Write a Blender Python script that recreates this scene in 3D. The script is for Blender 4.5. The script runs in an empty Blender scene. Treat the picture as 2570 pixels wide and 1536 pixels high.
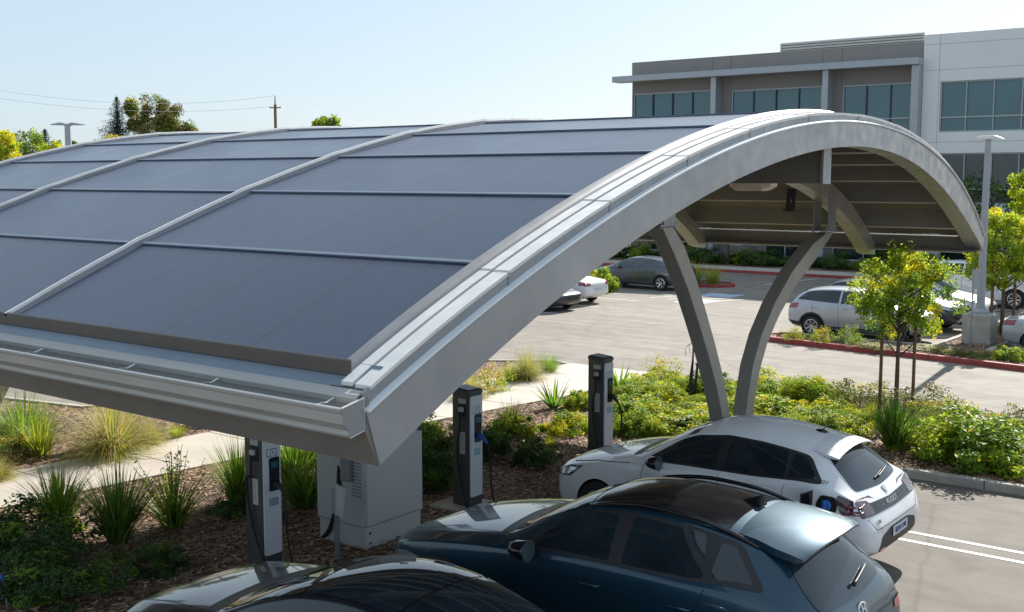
import bpy, bmesh, math, random
from mathutils import Vector, Matrix, geometry, noise
from mathutils.bvhtree import BVHTree
R = math.radians
rnd = random.Random(7)
scn = bpy.context.scene
col = scn.collection

# ------------------------------------------------------------ camera model
HZ, V1, V2, CX, CY = 448.0, -2420.0, 3500.0, 1285.0, 768.0
FPX = math.sqrt(-(V1-CX)*(V2-CX)-(CY-HZ)**2)
PITCH = math.atan((CY-HZ)/FPX)
YAW = math.atan((V2-CX)/math.hypot(FPX, CY-HZ))
CAM = Vector((0, 0, 5.0))
FW = Vector((-math.sin(YAW)*math.cos(PITCH), math.cos(YAW)*math.cos(PITCH), -math.sin(PITCH)))
RT = Vector((math.cos(YAW), math.sin(YAW), 0))
UP = RT.cross(FW)
def ray(u, v): return FW + RT*((u-CX)/FPX) - UP*((v-CY)/FPX)
def G(u, v, z=0.0):
    d = ray(u, v); return CAM + d*((z-CAM.z)/d.z)
def PX(u, v, x):
    d = ray(u, v); return CAM + d*((x-CAM.x)/d.x)
def PY(u, v, y):
    d = ray(u, v); return CAM + d*((y-CAM.y)/d.y)

# ------------------------------------------------------------ materials
def new_mat(name):
    m = bpy.data.materials.new(name); m.use_nodes = True
    nt = m.node_tree; b = nt.nodes['Principled BSDF']
    return m, nt, b
def texco(nt, kind='Object', scale=None):
    tc = nt.nodes.new('ShaderNodeTexCoord')
    if scale is None: return tc.outputs[kind]
    mp = nt.nodes.new('ShaderNodeMapping'); mp.inputs['Scale'].default_value = scale
    nt.links.new(tc.outputs[kind], mp.inputs['Vector']); return mp.outputs[0]
def ramp(nt, fac, stops):
    r = nt.nodes.new('ShaderNodeValToRGB'); e = r.color_ramp.elements
    while len(e) < len(stops): e.new(0.5)
    for i, (p, c) in enumerate(stops):
        e[i].position = p; e[i].color = (c[0], c[1], c[2], 1) if not isinstance(c, (int, float)) else (c, c, c, 1)
    nt.links.new(fac, r.inputs[0]); return r.outputs[0]
def noise_tex(nt, vec, scale, detail=4, rough=.55):
    n = nt.nodes.new('ShaderNodeTexNoise'); n.inputs['Scale'].default_value = scale
    n.inputs['Detail'].default_value = detail; n.inputs['Roughness'].default_value = rough
    if vec is not None: nt.links.new(vec, n.inputs['Vector'])
    return n.outputs['Fac']
def bump(nt, b, h, strength=.3, dist=.01):
    bp = nt.nodes.new('ShaderNodeBump'); bp.inputs['Strength'].default_value = strength
    bp.inputs['Distance'].default_value = dist
    nt.links.new(h, bp.inputs['Height']); nt.links.new(bp.outputs[0], b.inputs['Normal'])
def mul(c, k): return tuple(min(1, x*k) for x in c[:3])
def mat(name, c, rough=.5, metal=0.0, var=.12, scale=3.0, bmp=0.0, bscale=60, coat=0.0, spec=.5, kind='Object', stretch=None, rvar=.1):
    """plain surface with soft procedural wear in colour and gloss"""
    m, nt, b = new_mat(name)
    v = texco(nt, kind, stretch)
    f = noise_tex(nt, v, scale, 6, .6)
    nt.links.new(ramp(nt, f, [(.25, mul(c, 1-var)), (.75, mul(c, 1+var))]), b.inputs['Base Color'])
    f2 = noise_tex(nt, v, scale*4.3, 4)
    nt.links.new(ramp(nt, f2, [(.3, max(.02, rough-rvar*rough)), (.7, min(1, rough+rvar*rough))]), b.inputs['Roughness'])
    b.inputs['Metallic'].default_value = metal
    b.inputs['Coat Weight'].default_value = coat
    b.inputs['Coat Roughness'].default_value = .03
    b.inputs['Specular IOR Level'].default_value = spec
    if bmp: bump(nt, b, noise_tex(nt, v, bscale, 5), bmp)
    return m
def leaf_mat(name, c1, c2, trans=.45, rough=.5, scale=1.5):
    m, nt, b = new_mat(name)
    v = texco(nt, 'Object')
    wn = noise_tex(nt, v, scale, 3); wn2 = noise_tex(nt, v, scale*9, 2)
    mx = nt.nodes.new('ShaderNodeMath'); mx.operation = 'ADD'
    nt.links.new(wn, mx.inputs[0]); nt.links.new(wn2, mx.inputs[1])
    mh = nt.nodes.new('ShaderNodeMath'); mh.operation = 'MULTIPLY'; mh.inputs[1].default_value = .5
    nt.links.new(mx.outputs[0], mh.inputs[0])
    c = ramp(nt, mh.outputs[0], [(.38, c1), (.62, c2)])
    nt.links.new(c, b.inputs['Base Color']); b.inputs['Roughness'].default_value = rough
    b.inputs['Specular IOR Level'].default_value = .35
    tr = nt.nodes.new('ShaderNodeBsdfTranslucent'); ms = nt.nodes.new('ShaderNodeMixShader')
    nt.links.new(c, tr.inputs['Color'])
    ms.inputs[0].default_value = trans
    out = nt.nodes['Material Output']
    nt.links.new(b.outputs[0], ms.inputs[1]); nt.links.new(tr.outputs[0], ms.inputs[2]); nt.links.new(ms.outputs[0], out.inputs[0])
    return m
M = {}
# asphalt ----------------------------------------------------------
def asphalt(name='asphalt', k=1.0):
    m, nt, b = new_mat(name)
    v = texco(nt, 'Object')
    big = noise_tex(nt, v, .18, 6, .6); mid = noise_tex(nt, v, 1.6, 5); fine = noise_tex(nt, v, 70, 3, .7)
    str_ = noise_tex(nt, texco(nt, 'Object', (.35, 4.0, 1)), .6, 5)
    a = nt.nodes.new('ShaderNodeMath'); a.operation = 'ADD'; nt.links.new(big, a.inputs[0]); nt.links.new(mid, a.inputs[1])
    a2 = nt.nodes.new('ShaderNodeMath'); a2.operation = 'ADD'; nt.links.new(a.outputs[0], a2.inputs[0]); nt.links.new(str_, a2.inputs[1])
    d = nt.nodes.new('ShaderNodeMath'); d.operation = 'DIVIDE'; d.inputs[1].default_value = 3; nt.links.new(a2.outputs[0], d.inputs[0])
    c1 = ramp(nt, d.outputs[0], [(.41, mul((.18, .156, .129), k)), (.5, mul((.232, .204, .172), k)), (.60, mul((.288, .256, .218), k))])
    c2 = ramp(nt, fine, [(.3, .72), (.7, 1.18)])
    mx = nt.nodes.new('ShaderNodeMixRGB'); mx.blend_type = 'MULTIPLY'; mx.inputs[0].default_value = .8
    nt.links.new(c1, mx.inputs[1]); nt.links.new(c2, mx.inputs[2])
    # hairline cracks
    vo = nt.nodes.new('ShaderNodeTexVoronoi'); vo.feature = 'DISTANCE_TO_EDGE'; vo.inputs['Scale'].default_value = .16
    wv = nt.nodes.new('ShaderNodeMixRGB'); wv.inputs[0].default_value = .12
    nn = nt.nodes.new('ShaderNodeTexNoise'); nn.inputs['Scale'].default_value = 1.2; nt.links.new(v, nn.inputs['Vector'])
    nt.links.new(v, wv.inputs[1]); nt.links.new(nn.outputs['Color'], wv.inputs[2]); nt.links.new(wv.outputs[0], vo.inputs['Vector'])
    cr = ramp(nt, vo.outputs['Distance'], [(0, .5), (.005, 1.0)])
    mx2 = nt.nodes.new('ShaderNodeMixRGB'); mx2.blend_type = 'MULTIPLY'; mx2.inputs[0].default_value = .55
    nt.links.new(mx.outputs[0], mx2.inputs[1]); nt.links.new(cr, mx2.inputs[2])
    # oil drips
    st = noise_tex(nt, v, .9, 2); st2 = ramp(nt, st, [(.62, 1.0), (.74, .74)])
    mx3 = nt.nodes.new('ShaderNodeMixRGB'); mx3.blend_type = 'MULTIPLY'; mx3.inputs[0].default_value = .8
    nt.links.new(mx2.outputs[0], mx3.inputs[1]); nt.links.new(st2, mx3.inputs[2])
    nt.links.new(mx3.outputs[0], b.inputs['Base Color'])
    b.inputs['Roughness'].default_value = .85
    bump(nt, b, fine, .35, .006)
    return m
M['asphalt'] = asphalt(); M['asphalt_dk'] = asphalt('newer_asphalt', .62)
def mulch():
    m, nt, b = new_mat('mulch')
    v = texco(nt, 'Object')
    vo = nt.nodes.new('ShaderNodeTexVoronoi'); vo.inputs['Scale'].default_value = 26
    ws = texco(nt, 'Object', (1, .5, 1)); nt.links.new(ws, vo.inputs['Vector'])
    sp = nt.nodes.new('ShaderNodeSeparateColor'); nt.links.new(vo.outputs['Color'], sp.inputs[0])
    c1 = ramp(nt, sp.outputs[0], [(0, (.05, .028, .017)), (.45, (.15, .085, .052)), (.8, (.33, .21, .135)), (1, (.50, .36, .25))])
    big = ramp(nt, noise_tex(nt, v, .9, 5), [(.3, .65), (.7, 1.25)])
    mx = nt.nodes.new('ShaderNodeMixRGB'); mx.blend_type = 'MULTIPLY'; mx.inputs[0].default_value = 1
    nt.links.new(c1, mx.inputs[1]); nt.links.new(big, mx.inputs[2]); nt.links.new(mx.outputs[0], b.inputs['Base Color'])
    b.inputs['Roughness'].default_value = .9
    bump(nt, b, vo.outputs['Distance'], .9, .03)
    return m
M['mulch'] = mulch()
M['chip_a'] = mat('bark_pale', (.50, .36, .25), .85, var=.35, scale=8)
M['chip_b'] = mat('bark_red', (.27, .14, .085), .85, var=.35, scale=8)
M['chip_c'] = mat('bark_dark', (.075, .042, .027), .85, var=.3, scale=8)
M['concrete'] = mat('concrete', (.52, .475, .415), .8, var=.12, scale=1.3, bmp=.15, bscale=90)
M['kerb'] = mat('kerb_concrete', (.42, .385, .34), .85, var=.22, scale=3, bmp=.25, bscale=50)
M['kerb_red'] = mat('red_kerb_paint', (.34, .058, .055), .7, var=.25, scale=4, bmp=.2, bscale=50)
M['paint_white'] = mat('road_paint', (.72, .70, .66), .7, var=.14, scale=14)
M['paint_blue'] = mat('blue_road_paint', (.38, .50, .66), .7, var=.2, scale=6)
# canopy
M['galv'] = mat('grey_metal_paint', (.30, .32, .34), .38, .35, var=.10, scale=1.6, bmp=.03, bscale=14, rvar=.35)
M['galv_end'] = mat('end_beam_paint', (.36, .375, .39), .36, .3, var=.17, scale=1.1, bmp=.04, bscale=9, rvar=.4)
M['cap'] = mat('pale_cap_metal', (.76, .745, .72), .45, .1, var=.09, scale=2.2, bmp=.03, bscale=12, rvar=.4)
M['frame_dk'] = mat('bronze_frame_metal', (.10, .088, .080), .45, .2, var=.12, scale=3)
M['gap'] = mat('dark_gap', (.015, .015, .017), .7)
M['fascia'] = mat('taupe_metal_paint', (.25, .23, .205), .45, .2, var=.08, scale=1.2, bmp=.03, bscale=10, rvar=.3)
M['flash'] = mat('eave_flashing', (.20, .24, .29), .35, .5, var=.1, scale=1.2)
M['gutter'] = mat('gutter_metal', (.43, .42, .39), .45, .05, var=.07, scale=1.3, rvar=.3)
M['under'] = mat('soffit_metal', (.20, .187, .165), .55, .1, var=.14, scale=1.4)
M['leg'] = mat('column_paint', (.34, .33, .305), .42, .2, var=.08, scale=1.2, rvar=.3)
M['flange_bounce'] = mat('bounce_lit_metal', (.64, .59, .51), .5, .1, var=.2, scale=2.0)  # paler than the purlin webs: light bounced off the ground, put into the colour
M['lip'] = mat('bright_lip_metal', (.80, .81, .82), .3, .1, var=.05)
M['trim'] = mat('grey_brown_trim', (.30, .295, .30), .5, .1, var=.15, scale=3)
M['pv_frame'] = mat('blue_grey_frame', (.15, .19, .25), .40, .15, var=.1, scale=2)
M['steel'] = mat('bright_steel', (.62, .63, .64), .3, .8, var=.1)
def pv():
    m, nt, b = new_mat('solar_glass')
    v = texco(nt, 'Object')
    sx = nt.nodes.new('ShaderNodeSeparateXYZ'); nt.links.new(v, sx.inputs[0])
    def lines(src, period, w, off=0.0):
        a = nt.nodes.new('ShaderNodeMath'); a.operation = 'ADD'; a.inputs[1].default_value = 1000*period+off; nt.links.new(src, a.inputs[0])
        f = nt.nodes.new('ShaderNodeMath'); f.operation = 'MODULO'; f.inputs[1].default_value = period; nt.links.new(a.outputs[0], f.inputs[0])
        l = nt.nodes.new('ShaderNodeMath'); l.operation = 'LESS_THAN'; l.inputs[1].default_value = w; nt.links.new(f.outputs[0], l.inputs[0]); return l.outputs[0]
    l1 = lines(sx.outputs[0], 1.30, .032)
    l2 = lines(sx.outputs[1], .165, .006)
    l3 = lines(sx.outputs[0], .165, .004)
    n = noise_tex(nt, v, .55, 6, .6)
    n2 = noise_tex(nt, texco(nt, 'Object', (3, 30, 3)), 2.2, 5, .7)
    base = ramp(nt, n, [(.3, (.009, .018, .045)), (.7, (.018, .034, .078))])
    dust = ramp(nt, n2, [(.48, 0.0), (.74, .26)])
    mx = nt.nodes.new('ShaderNodeMixRGB'); nt.links.new(dust, mx.inputs[0]); nt.links.new(base, mx.inputs[1]); mx.inputs[2].default_value = (.105, .115, .155, 1)
    cur = mx.outputs[0]
    for l, k, cc in ((l3, .5, (.055, .07, .10, 1)), (l2, .55, (.05, .065, .095, 1)), (l1, .8, (.006, .009, .018, 1))):
        q = nt.nodes.new('ShaderNodeMixRGB'); s = nt.nodes.new('ShaderNodeMath'); s.operation = 'MULTIPLY'; s.inputs[1].default_value = k
        nt.links.new(l, s.inputs[0]); nt.links.new(s.outputs[0], q.inputs[0]); nt.links.new(cur, q.inputs[1]); q.inputs[2].default_value = cc; cur = q.outputs[0]
    nt.links.new(cur, b.inputs['Base Color'])
    nt.links.new(ramp(nt, n, [(.3, .18), (.7, .32)]), b.inputs['Roughness'])
    b.inputs['Specular IOR Level'].default_value = .8
    bump(nt, b, n2, .04, .004)
    return m
M['pv'] = pv()
# building
M['wall_grey'] = mat('taupe_wall_panel', (.28, .26, .245), .8, var=.05, scale=.5, bmp=.05, bscale=30)
M['wall_brown'] = mat('brown_wall_panel', (.22, .20, .188), .8, var=.05, scale=.5, bmp=.05, bscale=30)
M['wall_white'] = mat('pale_wall_panel', (.82, .81, .80), .8, var=.04, scale=.4, bmp=.05, bscale=30)
M['joint'] = mat('wall_joint', (.10, .095, .09), .8)
M['joint_lt'] = mat('wall_joint_pale', (.34, .34, .35), .8)
M['alu'] = mat('window_aluminium', (.40, .43, .46), .45, .3, var=.05)
M['alu_dk'] = mat('mullion_dark', (.05, .06, .07), .4, .4)
M['louver'] = mat('louvre_metal', (.55, .54, .50), .5, .2, var=.04)
M['glass_b'] = mat('teal_window_glass', (.03, .12, .145), .05, 0, var=.25, scale=.25, spec=.9, rvar=.5)
M['glass_dk'] = mat('dark_window_glass', (.012, .025, .028), .05, 0, var=.4, scale=.4, spec=.9)
# vehicles
def paint(name, c, rough=.22, flake=0.0, metal=0.0):
    m, nt, b = new_mat(name)
    v = texco(nt, 'Object')
    n = noise_tex(nt, v, 2.5, 5)
    nt.links.new(ramp(nt, n, [(.3, mul(c, .94)), (.7, mul(c, 1.05))]), b.inputs['Base Color'])
    b.inputs['Metallic'].default_value = metal; b.inputs['Roughness'].default_value = rough; b.inputs['Specular IOR Level'].default_value = .2
    b.inputs['Coat Weight'].default_value = 1.0; b.inputs['Coat Roughness'].default_value = .025
    nt.links.new(ramp(nt, noise_tex(nt, v, 9, 5), [(.4, .018), (.8, .06)]), b.inputs['Coat Roughness'])
    return m
M['car_white'] = paint('white_car_paint', (.80, .81, .83), .4)
M['car_teal'] = paint('teal_car_paint', (.017, .057, .092), .40, metal=.55)
M['car_black'] = paint('black_car_paint', (.010, .012, .018), .3)
M['car_grey'] = paint('grey_car_paint', (.085, .095, .115), .35, metal=.5)
M['car_dark'] = paint('dark_blue_car_paint', (.05, .055, .07), .35, metal=.4)
M['car_silver'] = paint('silver_car_paint', (.46, .48, .52), .35, metal=.45)
M['car_glass'] = mat('tinted_car_glass', (.014, .024, .032), .02, 0, var=.4, scale=2, spec=.8)
M['car_glass_lt'] = mat('car_glass_light', (.06, .085, .095), .05, 0, var=.5, scale=2.5, spec=.8)
M['plastic'] = mat('black_plastic', (.022, .023, .025), .5, var=.2)
M['plastic_g'] = mat('gloss_black_plastic', (.010, .010, .012), .12, spec=.6)
M['rubber'] = mat('tyre_rubber', (.018, .018, .018), .8, bmp=.2, bscale=60)
M['rim'] = mat('alloy_rim', (.55, .56, .57), .3, .8)
M['lamp_red'] = mat('red_lamp_lens', (.30, .012, .02), .12, spec=.7, coat=1)
M['lamp_dark'] = mat('smoked_lamp_lens', (.06, .012, .016), .1, spec=.7, coat=1)
M['lamp_clear'] = mat('headlamp_lens', (.42, .45, .48), .1, .4, var=.5, scale=9, spec=.8, coat=1)
M['well'] = mat('wheel_well', (.012, .012, .012), .9)
M['plate'] = mat('plate_white', (.62, .64, .70), .5, var=.1, scale=9)
M['ink_blue'] = mat('blue_ink', (.04, .08, .28), .6)
M['ink_teal'] = mat('teal_ink', (.05, .33, .42), .6)
M['ink_grey'] = mat('grey_ink', (.22, .24, .26), .6)
M['blue_plug'] = mat('blue_plug_plastic', (.02, .13, .42), .35)
# chargers
M['ch_side'] = mat('charger_grey_metal', (.105, .105, .10), .42, .35, var=.12, scale=2, rvar=.3)
M['ch_cap'] = mat('charger_cap_plastic', (.055, .068, .08), .4, var=.1)
M['ch_white'] = mat('charger_white_front', (.66, .68, .72), .4, var=.04, scale=2)
M['screen'] = mat('dark_screen', (.015, .018, .024), .12, spec=.7)
M['label'] = mat('label_sheet', (.55, .54, .52), .6, var=.1, scale=20)
M['cabinet'] = mat('cabinet_paint', (.52, .535, .525), .5, var=.06, scale=1.2, rvar=.3)
M['post'] = mat('galvanised_post', (.28, .30, .31), .5, .5)
M['green_p'] = mat('green_lock_cover', (.02, .10, .07), .5)
M['lamp_shell'] = mat('lamp_housing', (.80, .74, .58), .5, var=.08)
M['pole'] = mat('light_pole_paint', (.36, .38, .41), .45, .3, var=.06)
M['wood'] = mat('stake_wood', (.20, .115, .065), .8, var=.3, scale=6, stretch=(6, 6, .6))
M['bark'] = mat('tree_bark', (.13, .10, .08), .9, var=.35, scale=7, bmp=.5, bscale=25)
M['bark_pale2'] = mat('pale_tree_bark', (.22, .19, .16), .9, var=.35, scale=7, bmp=.5, bscale=25)
# leaves
M['lf_lime'] = leaf_mat('lime_leaves', (.28, .40, .03), (.56, .62, .04), .55)
M['lf_yel'] = leaf_mat('yellow_leaves', (.55, .55, .025), (.80, .68, .03), .55)
M['lf_mid'] = leaf_mat('mid_green_leaves', (.09, .20, .022), (.26, .40, .04), .5)
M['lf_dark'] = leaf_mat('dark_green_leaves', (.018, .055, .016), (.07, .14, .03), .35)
M['lf_gold'] = leaf_mat('gold_leaves', (.50, .40, .04), (.70, .60, .07), .5)
M['lf_oliv'] = leaf_mat('olive_leaves', (.14, .13, .04), (.30, .27, .08), .34)
M['lf_conif'] = leaf_mat('conifer_needles', (.022, .045, .035), (.05, .085, .06), .15)
M['straw'] = leaf_mat('straw_blades', (.42, .36, .14), (.66, .56, .26), .45)
M['blade'] = leaf_mat('green_blades', (.14, .28, .028), (.34, .52, .05), .52)
M['blade_y'] = leaf_mat('yellow_blades', (.38, .42, .03), (.60, .58, .06), .5)
M['blade_d'] = leaf_mat('dark_blades', (.06, .15, .022), (.17, .32, .045), .48)
M['flower'] = leaf_mat('white_flowers', (.62, .62, .56), (.78, .78, .74), .3)
M['flower_o'] = leaf_mat('orange_flowers', (.55, .28, .05), (.65, .40, .08), .3)
M['litter'] = mat('dry_litter', (.30, .22, .14), .9, var=.4, scale=6)

# ------------------------------------------------------------ mesh helpers
class MB:
    def __init__(s): s.v = []; s.f = []; s.mi = []
    def add(s, vs, fs, mi=0):
        o = len(s.v); s.v.extend([tuple(v) for v in vs])
        for f in fs: s.f.append(tuple(i+o for i in f)); s.mi.append(mi)
        return s
    def box(s, x0, x1, y0, y1, z0, z1, mi=0):
        vs = [(x, y, z) for z in (z0, z1) for y in (y0, y1) for x in (x0, x1)]
        return s.add(vs, [(0, 2, 3, 1), (4, 5, 7, 6), (0, 1, 5, 4), (2, 6, 7, 3), (0, 4, 6, 2), (1, 3, 7, 5)], mi)
    def obox(s, c, ax, ay, az, hx, hy, hz, mi=0):
        c = Vector(c); vs = []
        for k in (-1, 1):
            for j in (-1, 1):
                for i in (-1, 1): vs.append(c+ax*hx*i+ay*hy*j+az*hz*k)
        return s.add(vs, [(0, 2, 3, 1), (4, 5, 7, 6), (0, 1, 5, 4), (2, 6, 7, 3), (0, 4, 6, 2), (1, 3, 7, 5)], mi)
    def prism_x(s, prof, x0, x1, mi=0, caps=True):
        n = len(prof)
        vs = [(x0, y, z) for y, z in prof]+[(x1, y, z) for y, z in prof]
        fs = [(i, (i+1) % n, n+(i+1) % n, n+i) for i in range(n)]
        if caps: fs += [tuple(range(n-1, -1, -1)), tuple(range(n, 2*n))]
        return s.add(vs, fs, mi)
    def prism_z(s, prof, z0, z1, mi=0, caps=True):
        n = len(prof)
        vs = [(x, y, z0) for x, y in prof]+[(x, y, z1) for x, y in prof]
        fs = [(i, (i+1) % n, n+(i+1) % n, n+i) for i in range(n)]
        if caps: fs += [tuple(range(n-1, -1, -1)), tuple(range(n, 2*n))]
        return s.add(vs, fs, mi)
    def tube(s, pts, r, n=8, mi=0, cap=True):
        pts = [Vector(p) for p in pts]; rs = r if isinstance(r, (list, tuple)) else [r]*len(pts)
        vs = []; 
        for i, p in enumerate(pts):
            t = (pts[min(i+1, len(pts)-1)]-pts[max(i-1, 0)]).normalized()
            a = Vector((0, 0, 1)) if abs(t.z) < .9 else Vector((1, 0, 0))
            if i == 0: u = t.cross(a).normalized()
            else: u = (u-t*u.dot(t)).normalized()
            w = t.cross(u)
            for k in range(n):
                an = 2*math.pi*k/n; vs.append(p+(u*math.cos(an)+w*math.sin(an))*rs[i])
        fs = []
        for i in range(len(pts)-1):
            for k in range(n): fs.append((i*n+k, i*n+(k+1) % n, (i+1)*n+(k+1) % n, (i+1)*n+k))
        if cap: fs += [tuple(range(n-1, -1, -1)), tuple((len(pts)-1)*n+k for k in range(n))]
        return s.add(vs, fs, mi)
    def sweep(s, secs, mi=0, closed=True, caps=True):
        """secs: list of rings (equal length)"""
        n = len(secs[0]); vs = [p for r in secs for p in r]; fs = []
        for i in range(len(secs)-1):
            for k in range(n if closed else n-1):
                fs.append((i*n+k, i*n+(k+1) % n, (i+1)*n+(k+1) % n, (i+1)*n+k))
        if caps and closed: fs += [tuple(range(n-1, -1, -1)), tuple((len(secs)-1)*n+k for k in range(n))]
        return s.add(vs, fs, mi)
    def lathe(s, prof, n=24, axis='z', c=(0, 0, 0), mi=0):
        vs = []
        for (r, h) in prof:
            for k in range(n):
                a = 2*math.pi*k/n; x, y = r*math.cos(a), r*math.sin(a)
                p = (x, y, h) if axis == 'z' else ((x, h, y) if axis == 'y' else (h, x, y))
                vs.append((p[0]+c[0], p[1]+c[1], p[2]+c[2]))
        fs = []
        for i in range(len(prof)-1):
            for k in range(n): fs.append((i*n+k, i*n+(k+1) % n, (i+1)*n+(k+1) % n, (i+1)*n+k))
        return s.add(vs, fs, mi)
    def build(s, name, mats, parent=None, smooth=False, bevel=0, loc=None, auto=False):
        me = bpy.data.meshes.new(name); me.from_pydata(s.v, [], s.f); me.update()
        if not isinstance(mats, (list, tuple)): mats = [mats]
        for m in mats: me.materials.append(M[m] if isinstance(m, str) else m)
        if len(mats) > 1: me.polygons.foreach_set('material_index', s.mi)
        if smooth: me.polygons.foreach_set('use_smooth', [True]*len(me.polygons))
        o = bpy.data.objects.new(name, me); col.objects.link(o)
        if parent: o.parent = parent
        if loc: o.location = loc
        if bevel:
            b = o.modifiers.new('Bevel', 'BEVEL'); b.width = bevel; b.segments = 2; b.limit_method = 'ANGLE'; b.angle_limit = R(40)
        if auto:
            bm = bmesh.new(); bm.from_mesh(me)
            for e in bm.edges:
                if len(e.link_faces) == 2 and e.calc_face_angle(0) > R(35): e.smooth = False
            bm.to_mesh(me); bm.free()
        return o
def tag(o, label=None, cat=None, group=None, kind=None):
    if label: o['label'] = label
    if cat: o['category'] = cat
    if group: o['group'] = group
    if kind: o['kind'] = kind
    return o
def empty(name, loc=(0, 0, 0), rz=0):
    o = bpy.data.objects.new(name, None); col.objects.link(o); o.location = loc; o.rotation_euler = (0, 0, rz); o.empty_display_size = .2
    return o
def part(o, label): o['label'] = label; return o
def copy_tree(o, loc, rz=0, sc=1.0, label=None, mirror=False):
    def rec(src, par):
        c = src.copy(); col.objects.link(c)
        if par: c.parent = par
        for ch in [x for x in bpy.data.objects if x.parent == src]: rec(ch, c)
        return c
    r = rec(o, None); r.location = loc; r.rotation_euler = (0, 0, rz); r.scale = (sc, sc, sc) if not isinstance(sc, tuple) else sc
    if label: r['label'] = label
    return r
def interp(tab, x):
    if x <= tab[0][0]: return tab[0][1]
    for i in range(len(tab)-1):
        if x <= tab[i+1][0]:
            t = (x-tab[i][0])/(tab[i+1][0]-tab[i][0]); return tab[i][1]*(1-t)+tab[i+1][1]*t
    return tab[-1][1]
def text_mesh(s, size, m, name, parent=None, matrix=None, ext=.002):
    cu = bpy.data.curves.new('t', 'FONT'); cu.body = s; cu.size = size; cu.extrude = ext; cu.align_x = 'CENTER'; cu.align_y = 'CENTER'
    o = bpy.data.objects.new('t', cu); col.objects.link(o)
    dg = bpy.context.evaluated_depsgraph_get(); dg.update()
    me = bpy.data.meshes.new_from_object(o.evaluated_get(dg)); bpy.data.objects.remove(o)
    me.materials.clear(); me.materials.append(M[m]); me.name = name
    q = bpy.data.objects.new(name, me); col.objects.link(q)
    if parent: q.parent = parent
    if matrix: q.matrix_local = matrix
    return q
# ============================================================ GROUND
mb = MB(); mb.add([(-420, -80, 0), (260, -80, 0), (260, 520, 0), (-420, 520, 0)], [(0, 1, 2, 3)])
gr = mb.build('ground', 'asphalt'); tag(gr, kind='structure')
mb = MB(); mb.add([(-9.5, -60, .003), (40, -60, .003), (40, 18.9, .003), (-9.5, 18.9, .003)], [(0, 1, 2, 3)]); tag(mb.build('bay_pavement', 'asphalt_dk'), kind='structure')
def in_poly(p, x, y):
    c = False; n = len(p)
    for i in range(n):
        x1, y1 = p[i]; x2, y2 = p[(i+1) % n]
        if (y1 > y) != (y2 > y) and x < (x2-x1)*(y-y1)/(y2-y1)+x1: c = not c
    return c
def fill(poly, step, zf):
    """triangulated sheet with interior points; zf(x, y) height"""
    vs = []; n = len(poly)
    out = []
    for i in range(n):
        a = Vector(poly[i]); b = Vector(poly[(i+1) % n]); k = max(1, int((b-a).length/step))
        for j in range(k): out.append(a.lerp(b, j/k))
    xs = [p.x for p in out]; ys = [p.y for p in out]
    pts = list(out)
    x = min(xs)
    while x < max(xs):
        y = min(ys)
        while y < max(ys):
            if in_poly([(p.x, p.y) for p in out], x, y):
                if min((Vector((x, y))-q).length for q in out) > step*.45: pts.append(Vector((x, y)))
            y += step
        x += step
    r = geometry.delaunay_2d_cdt(pts, [], [list(range(len(out)))], 1, 1e-5)
    return [(p.x, p.y, zf(p.x, p.y)) for p in r[0]], [tuple(f) for f in r[2]]
def bumpy(base, amp):
    return lambda x, y: base+amp*(noise.noise(Vector((x*.7, y*.7, 0)))+.4*noise.noise(Vector((x*2.7, y*2.7, 3))))
def bed(name, poly, step=.5, base=.115, amp=.02):
    v, f = fill(poly, step, bumpy(base, amp))
    o = MB().add(v, f).build(name, 'mulch', smooth=True); tag(o, kind='structure'); return o
def kerb(name, pts, closed=False, w=.15, h=.15, m='kerb', red=False):
    """pts outer edge; kerb body lies to the left of travel"""
    P = [Vector((a, b)) for a, b in pts]; n = len(P); outer = []; inner = []
    for i, p in enumerate(P):
        a = P[(i-1) % n] if (closed or i > 0) else p; b = P[(i+1) % n] if (closed or i < n-1) else p
        t = (b-a).normalized(); nn = Vector((-t.y, t.x)); outer.append(p); inner.append(p+nn*w)
    mb = MB(); vs = []
    for o_, i_ in zip(outer, inner):
        d = (i_-o_).normalized()*.02
        vs += [(o_.x, o_.y, 0), (o_.x, o_.y, h-.02), (o_.x+d.x, o_.y+d.y, h), (i_.x, i_.y, h), (i_.x, i_.y, .02)]
    fs = []
    for i in range(n if closed else n-1):
        a = i*5; b = ((i+1) % n)*5
        for k in range(4): fs.append((a+k, b+k, b+k+1, a+k+1))
    if not closed: fs += [(4, 3, 2, 1, 0), tuple((n-1)*5+k for k in range(5))]
    mb.add(vs, fs)
    ob = mb.build(name, m); tag(ob, kind='structure'); return ob
def arc(cx, cy, r, a0, a1, n=8):
    return [(cx+r*math.cos(R(a0+(a1-a0)*i/n)), cy+r*math.sin(R(a0+(a1-a0)*i/n))) for i in range(n+1)]
bedA = [(-16.25, -8), (-9.45, -8), (-9.45, 14.9)]+arc(-8.95, 14.9, .5, 180, 90, 5)+[(-7.6, 15.4)]+arc(-7.2, 16.0, .6, -90, 0, 5)+[(-6.5, 18.0)]+arc(-5.9, 18.2, .6, 180, 90, 5)[1:]+\
    [(-4.3, 18.8), (3.5, 18.8), (3.5, 20.6), (-2, 21.4), (-4.2, 22.3), (-6.3, 23.9), (-8.6, 25.1), (-11.5, 24.9), (-14.2, 24.3), (-14.45, 20.4), (-15.0, 17), (-15.65, 12.6), (-16.05, 8.3)]
bed('planting_bed', bedA, .5)
ks = [(-9.45, -8), (-9.45, 14.9)]+arc(-8.95, 14.9, .5, 180, 90, 5)+[(-7.6, 15.4)]+arc(-7.2, 16.0, .6, -90, 0, 5)+[(-6.5, 18.0)]+arc(-5.9, 18.2, .6, 180, 90, 5)[1:]+[(-4.3, 18.8), (-4.26, 18.8), (3.5, 18.8)]
kerb('kerb', ks)
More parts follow.
